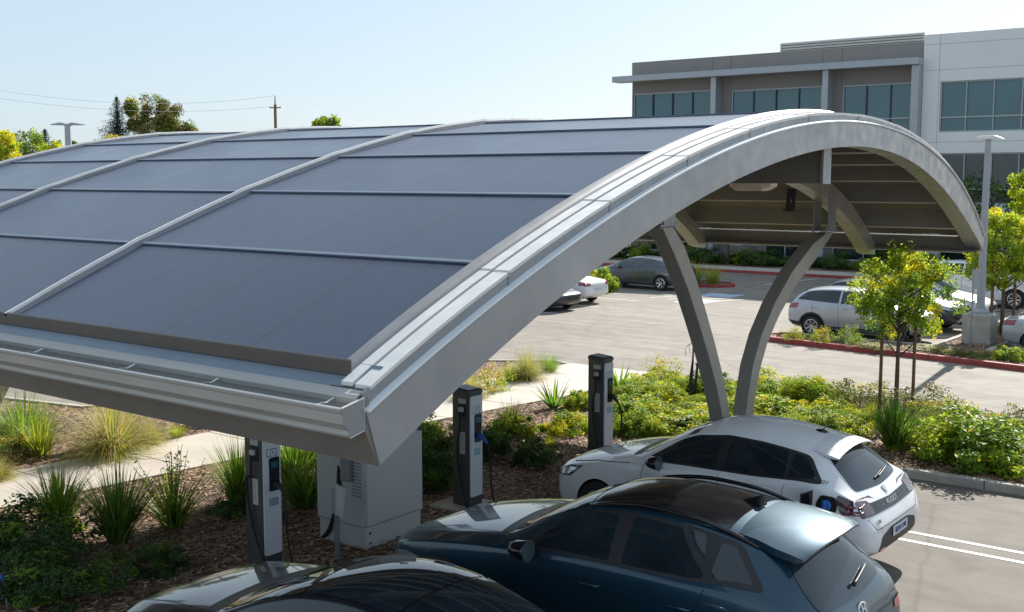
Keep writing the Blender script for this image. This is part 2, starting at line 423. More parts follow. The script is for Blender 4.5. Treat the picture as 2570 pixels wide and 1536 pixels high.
kerb('kerb', [(3.5, 20.6), (-2, 21.4), (-4.2, 22.3), (-6.3, 23.9), (-8.6, 25.1), (-11.5, 24.9), (-14.2, 24.3)], w=.15)
# expansion joints in the kerb and the path
mb = MB()
for x in (-4.9, -2.4, .2): mb.box(x-.008, x+.008, 18.79, 18.96, .02, .153)
for y in (-4, 0, 4, 8, 12): mb.box(-9.46, -9.29, y-.008, y+.008, .02, .153)
tag(mb.build('kerb_joints', 'joint'), kind='structure')
pathN = [(-16.6, -8), (-16.05, 8.3), (-15.65, 12.6), (-15.0, 17), (-14.45, 20.4), (-14.0, 24.45)]
pathF = [(-16.95, 24.45), (-17.2, 20), (-17.75, 13.8), (-17.95, 9.3), (-18.4, -8)]
mb = MB(); mb.prism_z(pathN+pathF, 0, .145); tag(mb.build('footpath', 'concrete', bevel=.012), kind='structure')
mb = MB()
for y in (2.0, 3.9, 5.8, 7.7, 9.6, 11.5, 13.4, 15.3, 17.2, 19.1, 21.0, 22.9):
    xn = interp([(p[1], p[0]) for p in pathN], y)+.0; xf = interp([(p[1], p[0]) for p in reversed(pathF)], y)
    mb.add([(xf, y-.007, .1485), (xn, y-.007, .1485), (xn, y+.007, .1485), (xf, y+.007, .1485)], [(0, 1, 2, 3)])
tag(mb.build('footpath_joints', 'joint'), kind='structure')
bedB = [(-18.4, -8), (-17.95, 9.3), (-17.75, 13.8), (-17.2, 20), (-16.95, 24.2), (-17.6, 24.6), (-19.2, 23.4), (-20.6, 19), (-21.2, 14.8), (-22.0, 13.4), (-24.6, 12.8), (-26.5, 9), (-28, -8)]
bed('planting_bed', bedB, .6)
kerb('kerb', [(-16.95, 24.45), (-17.6, 24.6), (-19.2, 23.4), (-20.6, 19), (-21.2, 14.8), (-22.0, 13.4), (-24.6, 12.8), (-26.5, 9), (-28, -8)])
# red kerbed island, strip between the bays
isl = arc(-14.6, 32.95, .72, 90, 270, 10)+[(-12.8, 32.0), (-10.84, 31.8), (-7.3, 31.25), (-2, 30.6), (6, 29.9), (6, 33.6), (-8.75, 33.6), (-8.75, 54), (-10.45, 54), (-10.45, 33.65)]
bed('planting_bed', isl, .7, .11, .015)
kerb('red_kerb', [(-10.45, 33.68)][:0]+arc(-14.6, 32.95, .75, 90, 270, 12)+[(-12.8, 31.97), (-10.84, 31.77), (-7.3, 31.22), (-2, 30.57), (6, 29.87)], m='kerb_red', w=.16)
kerb('kerb', [(-10.48, 33.7), (-12.5, 33.72), (-14.6, 33.73)], w=.15)
kerb('kerb', [(-10.45, 54), (-10.45, 33.7)], w=.16)
kerb('kerb', [(-8.75, 33.6), (-8.75, 54)], w=.16)
kerb('kerb', [(6, 33.6), (-8.75, 33.6)], w=.15)
# little island by the accessible bays
c0 = Vector((-25.4, 47.6))
oval = [(c0.x+1.55*math.cos(a)+0.0, c0.y+1.0*math.sin(a)) for a in [2*math.pi*k/20 for k in range(20)]]
bed('planting_bed', oval, .5, .1, .01); kerb('red_kerb', oval, closed=True, m='kerb_red', w=.13)
# far kerb and pavement before the building
kerb('red_kerb', [(-60, 55.0), (30, 55.0)], m='kerb_red', w=.16)
mb = MB(); mb.box(-60, 30, 55.16, 57.3, 0, .148); tag(mb.build('pavement', 'concrete'), kind='structure')
bed('planting_bed', [(-60, 57.3), (30, 57.3), (30, 61.6), (-60, 61.6)], 2.5, .13, .02)
# painted lines
def stripe(mb, a, b, w, z=.007):
    a = Vector(a); b = Vector(b); t = (b-a).normalized(); n = Vector((-t.y, t.x))*w/2
    mb.add([(a.x-n.x, a.y-n.y, z), (b.x-n.x, b.y-n.y, z), (b.x+n.x, b.y+n.y, z), (a.x+n.x, a.y+n.y, z)], [(0, 1, 2, 3)])
mb = MB()
p1, p2, q1, q2 = G(2310, 1342), G(2570, 1388), G(2300, 1363), G(2570, 1412)
yy1 = (p1.y+p2.y)/2; yy2 = (q1.y+q2.y)/2
for y in (yy1, yy2): stripe(mb, (-9.3, y), (-3.2, y), .09)
for d in (-4.0, -8.0, -12.0):
    for y in (yy1, yy2): stripe(mb, (-9.3, y+d), (-3.2, y+d), .09)
tag(mb.build('bay_lines', 'paint_white'), kind='structure')
mb = MB()
for y in (34.2, 37.0, 39.8, 42.6): stripe(mb, (-29.5, y), (-24.2, y), .1)
for y in (36.6, 39.6, 42.6, 45.6, 48.6): stripe(mb, (-15.6, y), (-10.6, y), .1)
for y in (36.9, 39.9, 42.9): stripe(mb, (-8.5, y), (-3.4, y), .1)
stripe(mb, (-23.2, 49.5), (-22.6, 54.4), .12)
for k in range(4): stripe(mb, (-24.5+k*.9, 41.2), (-23.7+k*.9, 43.0), .1)
tag(mb.build('bay_lines', 'paint_white'), kind='structure')
# accessible bay marks
mb = MB()
a, b, c, d = G(1552, 758), G(1615, 750), G(1640, 757), G(1575, 766)
def para(mb, pts, z): mb.add([(p[0], p[1], z) for p in pts], [(0, 1, 2, 3)])
para(mb, [(-22.9, 40.3), (-21.6, 40.3), (-21.6, 41.9), (-22.9, 41.9)], .004)
para(mb, [(-23.4, 43.2), (-21.8, 43.2), (-21.8, 44.6), (-23.4, 44.6)], .004)
mb.build('pavement_marking', 'paint_blue')
tag(bpy.data.objects['pavement_marking'], kind='structure')
mb = MB()
for (cx_, cy_) in ((-22.25, 41.1), (-22.6, 43.9)):
    ring = [(cx_+.38*math.cos(a)-.05, cy_-.25+.38*math.sin(a)) for a in [R(x) for x in range(120, 421, 25)]]
    for i in range(len(ring)-1): stripe(mb, ring[i], ring[i+1], .09, .008)
    stripe(mb, (cx_, cy_+.45), (cx_, cy_-.1), .1, .008); stripe(mb, (cx_, cy_-.1), (cx_+.35, cy_-.2), .1, .008); stripe(mb, (cx_-.06, cy_+.55), (cx_+.06, cy_+.55), .14, .008)
tag(mb.build('wheelchair_symbols', 'paint_white'), kind='structure')

# ============================================================ CANOPY
XE = -6.06; XLEFT = -20.2; XOPEN = -14.3  # unseen far slope left unroofed past XOPEN, shaped to let sun onto the footpath
CAPC = [-1.39509e-06, 0.000108918, -0.00346952, 0.0571412, -0.53333, 3.10256, -4.68149]
BRC = [-1.05124e-06, 7.97135e-05, -0.00246413, 0.0392795, -0.361394, 2.25857, -3.17275]
BOC = [7.27561e-07, -5.65616e-05, 0.00169983, -0.0253996, 0.173559, 0.0618954, -0.229385]
def pol(c, y):
    r = 0
    for a in c: r = r*y+a
    return r
cap = lambda y: pol(CAPC, y)
bri = lambda y: pol(BRC, y)
bot = lambda y: pol(BOC, y)
YN, YF = 6.03, 22.42
ys = [YN+(YF-YN)*i/90 for i in range(91)]
canopy = empty('solar_canopy', (-13, 14, 0))
tag(canopy, 'long arched grey steel canopy roofed with dark blue solar panels over the charging bays', 'canopy')
CP = lambda mb, name, m, **k: _cp(mb, name, m, **k)
def _cp(mb, name, m, parent=None, **k):
    if parent is None: mb.v = [(x+13, y-14, z) for x, y, z in mb.v]
    else: mb.v = [(x+13, y-14, z) for x, y, z in mb.v]
    return mb.build(name, m, parent or canopy, **k)
# end arch web
def yb(i): return 6.17+(YF-6.17)*i/90
mb = MB(); secs = []
for i, y in enumerate(ys):
    b = yb(i)
    secs.append([(XE, b, bot(b)), (XE, y, bri(y)-.012), (XE-.10, y, bri(y)-.012), (XE-.10, b, bot(b)+.015), (XE-.30, b, bot(b)+.015), (XE-.30, b, bot(b))])
mb.sweep(secs); end_beam = CP(mb, 'end_arch', 'galv_end', auto=True, smooth=True)
part(end_beam, 'wide curved grey end beam of the canopy')
mb = MB(); secs = []
for y in ys: secs.append([(XE+.03, y, bri(y)-.012), (XE+.027, y, bri(y)+.004), (XE-.03, y, bri(y)+.02), (XE-.03, y, bri(y)-.008)])
mb.sweep(secs); CP(mb, 'drip_lip', 'lip', parent=None, smooth=True, auto=True)
mb = MB(); secs = []
for y in ys: secs.append([(XE-.03, y, bri(y)), (XE-.03, y, cap(y)-.004), (XE-.07, y, cap(y)-.004), (XE-.07, y, bri(y))])
mb.sweep(secs); CP(mb, 'upper_fascia', 'galv', smooth=True, auto=True)
SE = [6.22, 7.83, 9.45, 11.0, 12.5, 14.2, 15.9, 17.5, 19.1, 20.7, 22.25]
# cap plates with gaps
for k in range(10):
    a, b = SE[k]-(.12 if k == 0 else 0), SE[k+1]
    for (xa, xb, dz) in ((XE-.025, XE-.192, .0), (XE-.222, XE-.345, .006)):
        mb = MB(); secs = []; n = 8
        for i in range(n+1):
            y = a+.003+(b-a-.006)*i/n
            lift = .007*(1-i/n)
            z = cap(y)+dz+lift
            secs.append([(xa, y, z-.03), (xa, y, z+.002), (xb, y, z+.002), (xb, y, z-.03)])
        mb.sweep(secs); CP(mb, 'cap_plate', 'cap', smooth=True, auto=True)
mb = MB(); secs = []
for y in ys: secs.append([(XE-.06, y, cap(y)-.06), (XE-.06, y, cap(y)-.028), (XE-.46, y, cap(y)-.028), (XE-.46, y, cap(y)-.06)])
mb.sweep(secs); CP(mb, 'cap_channel', 'gap')
# joint strips on the fascia under each cap joint
mb = MB()
for k in range(1, 10):
    y = SE[k]; s = .09
    mb.obox((XE-.027, y, (bri(y)+cap(y))/2), Vector((1, 0, 0)), Vector((0, 1, 0)), Vector((0, 0, 1)), .004, .012, (cap(y)-bri(y))/2-.008)
CP(mb, 'fascia_joint', 'galv')
# panels: three bays, rows overlap like shingles
bays = [(XE-.45, -11.53), (-11.69, -16.22), (-16.38, XLEFT+.05)]
for bi, (xa, xb) in enumerate(bays):
    for k in range(10):
        if bi == 2 and k >= 6: continue
        if bi == 1 and k >= 6 : 
            xb_ = XOPEN
        else: xb_ = xb
        a, b = SE[k], SE[k+1]+.05
        za, zb2 = cap(a)+.060, cap(b)+.042
        if k >= 6:
            za, zb2 = cap(a)+.05, cap(b)+.12
        t = Vector((0, b-a, zb2-za)).normalized(); nrm = Vector((0, -t.z, t.y))
        L = Vector((0, b-a, zb2-za)).length
        # glass slab: one mesh in local coords so the cell grid follows the panel
        m_ = MB(); w = xa-xb_
        m_.box(-w/2+.02, w/2-.02, .056, L-.02, -.012, .0)
        g = m_.build('solar_panel', 'pv', canopy)
        X = Vector((1, 0, 0)); mtx = Matrix((( X.x, t.x, nrm.x, (xa+xb_)/2+13), (X.y, t.y, nrm.y, a-14), (X.z, t.z, nrm.z, za), (0, 0, 0, 1)))
        g.matrix_local = mtx
        f_ = MB()
        f_.box(-w/2, w/2, 0, .055, -.015, .003); f_.box(-w/2, w/2, L-.019, L, -.04, .004)
        f_.box(-w/2, -w/2+.019, .055, L-.019, -.04, .004); f_.box(w/2-.019, w/2, .055, L-.019, -.04, .004)
        fo = f_.build('panel_frame', 'pv_frame', g); MB().box(-w/2, w/2, .004, .03, -.075, -.0155).build('shadow_gap', 'gap', g)  # black bar paints in the shade below the frame edge
# lowest front frame rail
for bi, (xa, xb) in enumerate(bays):
    mb = MB(); y = SE[0]
    mb.prism_x([(y-.03, cap(y)-.02), (y-.03, cap(y)+.10), (y-.008, cap(y)+.112), (y-.004, cap(y)-.02)], xb-.05, xa+.11)
    CP(mb, 'front_rail', 'frame_dk', bevel=.004)
# side trim along first bay edge
mb = MB(); secs = []
for i in range(61):
    y = SE[0]+(SE[6]-SE[0])*i/60; z = cap(y)+.055
    secs.append([(XE-.35, y, z-.055), (XE-.36, y, z-.03), (XE-.39, y, z-.005), (XE-.455, y, z+.012), (XE-.455, y, z-.005), (XE-.38, y, z-.06)])
mb.sweep(secs); CP(mb, 'side_trim', 'trim', smooth=True, auto=True)
# rails between bays
def rail(xc, y1, w=.027, left=False):
    mb = MB(); secs = []; n = 70
    for i in range(n+1):
        y = SE[0]-.03+(y1-SE[0]+.03)*i/n
        ph = max(math.exp(-((y-s)/.12)**2) for s in SE)
        z = cap(y)+.108+.012*ph
        secs.append([(xc+w, y, z-.03), (xc+w*.55, y, z), (xc-w*.55, y, z), (xc-w, y, z-.03)])
    mb.sweep(secs); CP(mb, 'rail_cap', 'cap', smooth=True, auto=True)
    mb = MB(); secs = []
    for i in range(n+1):
        y = SE[0]-.02+(y1-SE[0]+.02)*i/n
        ph = max(math.exp(-((y-s)/.12)**2) for s in SE)
        z = cap(y)+.088+.012*ph
        secs.append([(xc+.072, y, z-.12), (xc+.040, y, z-.01), (xc-.06, y, z-.004), (xc-.085, y, z-.12)])
    mb.sweep(secs); CP(mb, 'rail_base', 'trim', smooth=True, auto=True)
rail(-11.61, 15.9); rail(-16.30, 15.9); rail(XLEFT, 15.9)
# deck / soffit
def deck(xa, xb, y0, y1):
    mb = MB(); secs = []
    n = 50
    for i in range(n+1):
        y = y0+(y1-y0)*i/n; z = cap(y)
        secs.append([(xa, y, z-.04), (xb, y, z-.04), (xb, y, z-.10), (xa, y, z-.10)])
    mb.sweep(secs); CP(mb, 'roof_deck', 'under', smooth=True, auto=True)
deck(XE-.12, XOPEN, 6.2, 22.3); deck(XOPEN, XLEFT+.02, 6.2, 16.0)
# eave strip, gutter, fascia board
mb = MB()
mb.prism_x([(6.0, 3.315), (6.32, cap(6.32)+.015), (6.32, cap(6.32)-.02), (6.0, 3.29)], XLEFT, XE-.1)
CP(mb, 'eave_flashing', 'flash')
mb = MB(); mb.prism_x([(5.99, 3.29), (5.975, 3.335), (6.0, 3.362), (6.07, 3.385), (6.075, 3.375), (6.005, 3.345), (6.005, 3.29)], XLEFT, XE-.06)
CP(mb, 'gutter_apron', 'gutter')
mb = MB()
gp = [(6.03, 3.335), (6.03, 3.085), (5.88, 3.055), (5.865, 3.075), (5.87, 3.11), (5.815, 3.17), (5.81, 3.25), (5.795, 3.262), (5.79, 3.290)]
gi = [(y+.008 if y < 5.95 else y-.008, z+(.008 if z < 3.1 else 0)) for y, z in gp]
mb.prism_x(gp+gi[::-1], XLEFT, XE-.03, caps=True)
gut = CP(mb, 'gutter', 'gutter', auto=False)
mb = MB(); mb.tube([(XLEFT, 5.793, 3.292), (XE-.03, 5.793, 3.292)], .011, 8); 
mb.v = [(x+13, y-14, z) for x, y, z in mb.v]; mb.build('gutter_lip', 'cap', gut)
mb = MB(); mb.prism_x(gp, XE-.03, XE-.022); mb.v = [(x+13, y-14, z) for x, y, z in mb.v]; mb.build('gutter_end', 'galv', gut)
for y_, z_, y2, z2 in [(5.793, 3.296, 6.03, 3.342)]:
    mb = MB(); mb.tube([(XE-.027, y_, z_), (XE-.027, y2, z2)], .008, 6); mb.tube([(XE-.027, 6.03, 3.34), (XE-.027, 6.03, 3.09), (XE-.027, 5.88, 3.058)], .007, 6)
    mb.v = [(x+13, y-14, z) for x, y, z in mb.v]; mb.build('end_rim', 'cap', gut)
for x in (-6.35, -7.75, -8.95, -10.5, -11.9, -13.4, -14.9, -16.4, -17.9, -19.4, -20.9):
    mb = MB(); mb.tube([(x, 5.80, 3.29), (x, 5.90, 3.298), (x, 5.965, 3.32), (x, 5.99, 3.30)], .009, 6); mb.box(x-.014, x+.014, 5.80, 5.86, 3.296, 3.303)
    mb.v = [(x_+13, y-14, z) for x_, y, z in mb.v]; mb.build('bracket', 'steel', gut)
mb = MB(); mb.prism_x([(6.035, 3.33), (6.03, 3.08), (6.165, 2.785), (6.20, 2.785), (6.075, 3.08), (6.075, 3.33)], XLEFT, XE-.015)
CP(mb, 'eave_fascia', 'fascia')
mb = MB(); mb.prism_x([(6.17, 2.785), (6.17, 2.80), (6.45, 2.80), (6.45, 2.785)], XLEFT, XE-.3); CP(mb, 'eave_flange', 'fascia')
# far eave beam
mb = MB(); mb.prism_x([(22.36, 3.92), (22.44, 3.84), (22.41, 3.63), (22.18, 3.62), (22.18, 3.65), (22.35, 3.66), (22.32, 3.9)], XOPEN, XE-.05); CP(mb, 'far_eave_beam', 'under'); mb = MB(); mb.prism_x([(22.15, 3.60), (22.15, 3.619), (22.42, 3.629), (22.42, 3.61)], XOPEN, XE-.3); CP(mb, 'eave_lip', 'flange_bounce')
# purlins
PUR = [7.3, 8.7, 10.1, 11.5, 12.9, 14.3, 15.9, 17.3, 18.55, 19.7, 20.75, 21.65]
for y in PUR:
    zt = cap(y)-.10; h = .33
    xl = XOPEN if y > 16 else XLEFT
    mb = MB(); mb.prism_x([(y, zt), (y, zt-h), (y+.02, zt-h), (y+.02, zt)], xl+.05, XE-.11)
    pu = CP(mb, 'purlin', 'under')
    mb = MB(); mb.prism_x([(y-.002, zt-h), (y-.002, zt-h-.022), (y+.19, zt-h-.022), (y+.19, zt-h-.001)], xl+.05, XE-.11); mb.v = [(a+13, b_-14, c) for a, b_, c in mb.v]; mb.build('purlin_flange', 'flange_bounce', pu)
# sagging seam pipes between two purlins
for y in (18.9, 20.1):
    zt = cap(y)-.16
    mb = MB(); mb.tube([(XE-.12, y, zt), (XOPEN+.1, y, zt)], .055, 10); CP(mb, 'conduit', 'flange_bounce', smooth=True)
# ridge beam and its end plate
mb = MB(); mb.prism_x([(15.50, cap(15.5)-.1), (15.50, 4.93), (15.62, 4.93), (15.72, 4.95), (15.72, 4.97), (15.56, 4.97), (15.56, cap(15.5)-.1)], XLEFT+.2, XE-.36); CP(mb, 'ridge_beam', 'under', bevel=.004)
mb = MB(); mb.box(XE-.36, XE-.315, 15.42, 15.70, 4.92, 5.44); CP(mb, 'end_plate', 'galv', bevel=.006)
# inner rib beams and V columns
def col_pts(X):
    near = [(14.05, 4.32), (14.42, 3.95), (14.80, 3.45), (15.12, 2.95), (15.42, 2.45), (15.72, 1.9), (15.92, 1.45), (16.15, .8), (16.38, .1)]
    far = [(19.95, 4.02), (19.25, 3.70), (18.4, 3.27), (17.75, 2.80), (17.3, 2.35), (17.02, 1.9), (16.86, 1.4), (16.74, .8), (16.66, .1)]
    return near, far
def ribs(X, legs=True, y1=22.2):
    mb = MB(); secs = []; n = 60
    for i in range(n+1):
        y = 7.0+(y1-7.0)*i/n; zt = cap(y)-.42; zb = zt-.34
        if i in (0, n): zb = zt-.20
        secs.append([(X-.14, y, zt), (X+.14, y, zt), (X+.14, y, zb), (X-.14, y, zb)])
    mb.sweep(secs); CP(mb, 'rib_beam', 'leg', smooth=True, auto=True)
    if not legs: return
    for pts, w0, w1 in ((col_pts(X)[0], .25, .19), (col_pts(X)[1], .27, .20)):
        mb = MB(); secs = []
        P = [Vector((0, a, b)) for a, b in pts]
        for i, p in enumerate(P):
            t = (P[min(i+1, len(P)-1)]-P[max(i-1, 0)]).normalized(); nn = Vector((0, -t.z, t.y))
            f = i/(len(P)-1); w = (w0*(1-f)+w1*f)*.5*1.2; d = .12
            if i == 0: nn = Vector((0, 1, .0)) if pts[0][0] > 17 else Vector((0, -1, 0))
            if i == 0: nn = Vector((0, -1, 0))
            if (nn.y > 0): nn = -nn
            secs.append([(X-d, p.y-nn.y*w, p.z-nn.z*w), (X+d, p.y-nn.y*w, p.z-nn.z*w), (X+d, p.y+nn.y*w, p.z+nn.z*w), (X-d, p.y+nn.y*w, p.z+nn.z*w)])
        mb.sweep(secs); CP(mb, 'column', 'leg', smooth=True, auto=True, bevel=.01)
    for y, z in ((14.05, 4.36), (19.95, 4.08)):
        mb = MB()
        mb.box(X-.16, X+.16, y-.26, y+.26, z-.03, z-.005)
        for dx in (-.15, .13): mb.box(X+dx, X+dx+.02, y-.16, y+.16, z-.005, cap(y)-.5)
        for dx in (-.12, .12):
            for dy in (-.2, .2): mb.lathe([(.0, z-.06), (.022, z-.06), (.022, z+.03), (0, z+.03)], 6, c=(X+dx, y+dy, 0))
        CP(mb, 'bearing_plate', 'galv')
    mb = MB(); mb.box(X-.28, X+.28, 16.1, 16.95, .10, .16)
    mb.box(X-.36, X+.36, 16.0, 17.05, -.1, .12); CP(mb, 'footing', 'kerb', bevel=.02)
ribs(-8.2); ribs(-11.95, legs=False); ribs(-18.9, y1=15.8)
# raking end strut seen at the left edge
mb = MB(); A_, B_ = Vector((-21.1, 13.2, 4.6)), Vector((-23.0, 11.7, .1)); t = (B_-A_).normalized(); s_ = t.cross(Vector((0, 1, 0))).normalized(); q_ = t.cross(s_)
mb.obox((A_+B_)/2, s_, q_, t, .16, .14, (B_-A_).length/2); CP(mb, 'strut', 'leg', bevel=.01)

# soffit luminaire and hanging camera unit
LX, LY = PX(1905, 466, -7.9).x, 0
lp = PY(1890, 470, 16.6)
lt = empty('soffit_light', (lp.x, lp.y, lp.z)); tag(lt, 'flat cream light fitting hanging under the canopy soffit near the ridge beam', 'light fitting')
mb = MB(); mb.sweep([[(-.36, -.12, .02), (-.36, .12, .02), (-.36, .12, .07), (-.36, -.12, .07)], [(-.22, -.17, -.05), (-.22, .17, -.05), (-.22, .17, .09), (-.22, -.17, .09)], [(.22, -.17, -.05), (.22, .17, -.05), (.22, .17, .09), (.22, -.17, .09)], [(.36, -.12, .02), (.36, .12, .02), (.36, .12, .07), (.36, -.12, .07)]])
mb.build('housing', 'lamp_shell', lt, bevel=.01)
MB().box(-.2, .2, -.13, .13, -.058, -.051).build('diffuser', 'label', lt)
MB().tube([(0, 0, .09), (0, 0, cap(16.6)-.1-lp.z)], .02, 8).build('stem', 'post', lt)
cp_ = PX(1985, 500, -8.9)
ct = empty('hanging_camera', tuple(cp_)); tag(ct, 'small black box on a bracket hanging under the canopy soffit in front of the rib', 'camera')
mb = MB(); mb.obox((0, 0, 0), Vector((.96, .28, 0)), Vector((-.28, .96, 0)), Vector((.06, 0, 1)).normalized(), .08, .06, .20); mb.build('housing', 'plastic', ct, bevel=.015)
MB().tube([(0, 0, .22), (.02, 0, .36), (0, 0, .5)], .025, 8).build('bracket', 'post', ct)
mb = MB(); mb.box(-.12, .12, -.07, .07, -.225, -.21); mb.tube([(-.17, -.05, -.16), (.0, -.05, -.21)], .010, 6); mb.build('base_plate', 'plastic', ct)
MB().box(.03, .05, -.085, -.066, -.06, .0).build('sticker', 'ink_grey', ct)

# ============================================================ BUILDING
BY = 62.0
bld = empty('office_building', (-25, BY, 0)); tag(bld, 'three storey office block with taupe panels, pale wing and teal window bands', 'building')
def BP(mb, name, m, parent=None, **k):
    mb.v = [(x+25, y-BY, z) for x, y, z in mb.v]; return mb.build(name, m, parent or bld, **k)
# walls are built round the openings
def wall_with_openings(name, m, x0, x1, z0, z1, yf, th, ops, **k):
    xs = sorted(set([x0, x1]+[o[0] for o in ops]+[o[1] for o in ops])); zs = sorted(set([z0, z1]+[o[2] for o in ops]+[o[3] for o in ops]))
    mb = MB()
    for i in range(len(xs)-1):
        for j in range(len(zs)-1):
            cx_, cz_ = (xs[i]+xs[i+1])/2, (zs[j]+zs[j+1])/2
            if any(o[0] < cx_ < o[1] and o[2] < cz_ < o[3] for o in ops): continue
            mb.box(xs[i], xs[i+1], yf, yf+th, zs[j], zs[j+1])
    # drop interior duplicate faces
    o = BP(mb, name, m, **k)
    bm = bmesh.new(); bm.from_mesh(o.data); bmesh.ops.remove_doubles(bm, verts=bm.verts, dist=1e-4)
    seen = {}
    for f in bm.faces:
        key = tuple(round(c, 3) for c in f.calc_center_median()); seen.setdefault(key, []).append(f)
    dup = [f for fs in seen.values() if len(fs) > 1 for f in fs]
    bmesh.ops.delete(bm, geom=dup, context='FACES'); bm.to_mesh(o.data); bm.free(); return o
def window(x0, x1, z0, z1, yf, muls, tr=None, glass='glass_b', mul='alu_dk', fw=.08):
    mb = MB(); d = .12
    mb.box(x0, x1, yf-.03, yf+d, z0, z0+fw); mb.box(x0, x1, yf-.03, yf+d, z1-fw, z1)
    mb.box(x0, x0+fw, yf-.028, yf+d-.01, z0+fw, z1-fw); mb.box(x1-fw, x1, yf-.028, yf+d-.01, z0+fw, z1-fw)
    if tr: mb.box(x0+fw, x1-fw, yf-.02, yf+d-.02, tr-.035, tr+.035)
    fr = BP(mb, 'window', 'alu')
    for x in muls:
        mb = MB(); mb.box(x-.028, x+.028, yf-.022, yf+d-.03, z0+fw, z1-fw); BP(mb, 'mullion', mul, parent=fr)
    xs = [x0+fw*.5]+list(muls)+[x1-fw*.5]; zz = [z0+fw*.5, tr, z1-fw*.5] if tr else [z0+fw*.5, z1-fw*.5]
    for i in range(len(xs)-1):
        for j in range(len(zz)-1):
            a_, b_ = rnd.uniform(-.006, .006), rnd.uniform(-.006, .006); mb = MB()
            mb.add([(xs[i], yf+.07-a_-b_, zz[j]), (xs[i+1], yf+.07+a_-b_, zz[j]), (xs[i+1], yf+.07+a_+b_, zz[j+1]), (xs[i], yf+.07-a_+b_, zz[j+1])], [(0, 1, 2, 3)]); BP(mb, 'pane', glass, parent=fr)
    return fr
lowG = [(-37.2, -33.6, .5, 2.9), (-31.6, -30.6, 1.0, 2.9), (-29.15, -26.6, .2, 3.0), (-25.0, -21.4, .4, 2.9)]
up = [(-38.30, -32.75, 7.45, 10.30), (-31.50, -25.86, 7.45, 10.20), (-24.68, -20.63, 7.45, 10.15)]
mid = [(-38.30, -32.75, 3.75, 6.4), (-31.50, -25.86, 3.75, 6.4), (-24.68, -20.63, 3.75, 6.4)]
wall_with_openings('wall', 'wall_brown', -38.36, -20.25, 0, 11.35, BY, .4, up+mid+lowG)
MB_ = MB(); MB_.box(-38.36, -20.24, BY-.06, BY+.4, 11.352, 12.22); BP(MB_, 'parapet', 'wall_grey')
mb = MB(); mb.box(-39.25, -20.2, BY-1.0, BY+.0, 10.98, 11.34); BP(mb, 'eyebrow_beam', 'alu', bevel=.02)
for x0, x1 in ((-32.47, -32.13), (-25.55, -25.21), (-20.62, -20.22)):
    mb = MB(); mb.box(x0, x1, BY-.75, BY-.002, 0, 10.978); BP(mb, 'pilaster', 'alu', bevel=.015)
for o in up: window(*o[:2], o[2], o[3], BY+.1, [o[0]+(o[1]-o[0])*i/(4 if o[0] < -26 else 3) for i in range(1, 4 if o[0] < -26 else 3)], tr=8.25)
for o in mid: window(*o[:2], o[2], o[3], BY+.1, [o[0]+(o[1]-o[0])*i/4 for i in range(1, 4)], tr=4.45, glass='glass_dk')
for o in lowG: window(o[0], o[1], o[2], o[3], BY+.1, [o[0]+(o[1]-o[0])*i/2 for i in (1,)] if o[1]-o[0] > 2 else [], tr=2.3 if o[1]-o[0] > 2 else None, glass='glass_dk', mul='alu', fw=.07)
mb = MB()
for x in (-32.72, -31.52, -25.84, -24.72): mb.box(x-.012, x+.012, BY-.066, BY-.001, 11.353, 12.21)
for x in (-32.68, -31.58, -25.80, -24.74): mb.box(x-.012, x+.012, BY-.005, BY, 10.35, 10.97)
mb.box(-38.3, -20.7, BY-.005, BY, 7.05, 7.08); BP(mb, 'wall_joints', 'joint')
# pale wing
WY = BY-.15
wu = [(-19.28, -11.5, 7.42, 10.08)]; wm = [(-19.28, -11.5, 3.68, 6.33)]; wl = [(-19.0, -14.2, .3, 2.9)]
wall_with_openings('pale_wing_wall', 'wall_white', -20.20, -2, 0, 12.55, WY, .5, wu+wm+wl)
for o in wu: window(*o[:2], o[2], o[3], WY+.12, [-17.95, -16.58, -15.2, -13.8, -12.5], tr=8.2, mul='alu', fw=.07)
for o in wm: window(*o[:2], o[2], o[3], WY+.12, [-17.92, -16.56, -15.22, -13.8, -12.5], tr=4.44, glass='glass_dk', mul='alu', fw=.07)
for o in wl: window(*o[:2], o[2], o[3], WY+.12, [-17.4, -15.8], tr=2.2, glass='glass_dk', mul='alu', fw=.07)
mb = MB()
for z in (12.02, 10.68): mb.box(-20.1, -2, WY-.004, WY, z-.01, z+.01)
mb.box(-20.19, -2, WY-.004, WY, 6.9, 6.92); mb.box(-20.19, -2, WY-.004, WY, 3.2, 3.22)
for x in (-19.36, -11.4): mb.box(x-.01, x+.01, WY-.0045, WY, 3.3, 12.54)
BP(mb, 'wall_joints', 'joint_lt')
# roof screen
mb = MB(); n = 7
for i in range(n): mb.prism_x([(BY+5.0, 12.2+i*.16), (BY+4.88, 12.24+i*.16), (BY+4.9, 12.34+i*.16), (BY+5.0, 12.36+i*.16)], -30.7, -21.9)
mb.box(-30.7, -21.9, BY+5.001, BY+5.06, 12.0, 13.34); BP(mb, 'louvre_screen', 'louver')
# body behind (roof, side walls)
mb = MB(); mb.box(-38.34, -20.3, BY+.41, BY+24, 0, 11.9); mb.box(-20.16, -2.02, BY+.36, BY+24, 0, 12.2); BP(mb, 'rear_block', 'wall_grey')
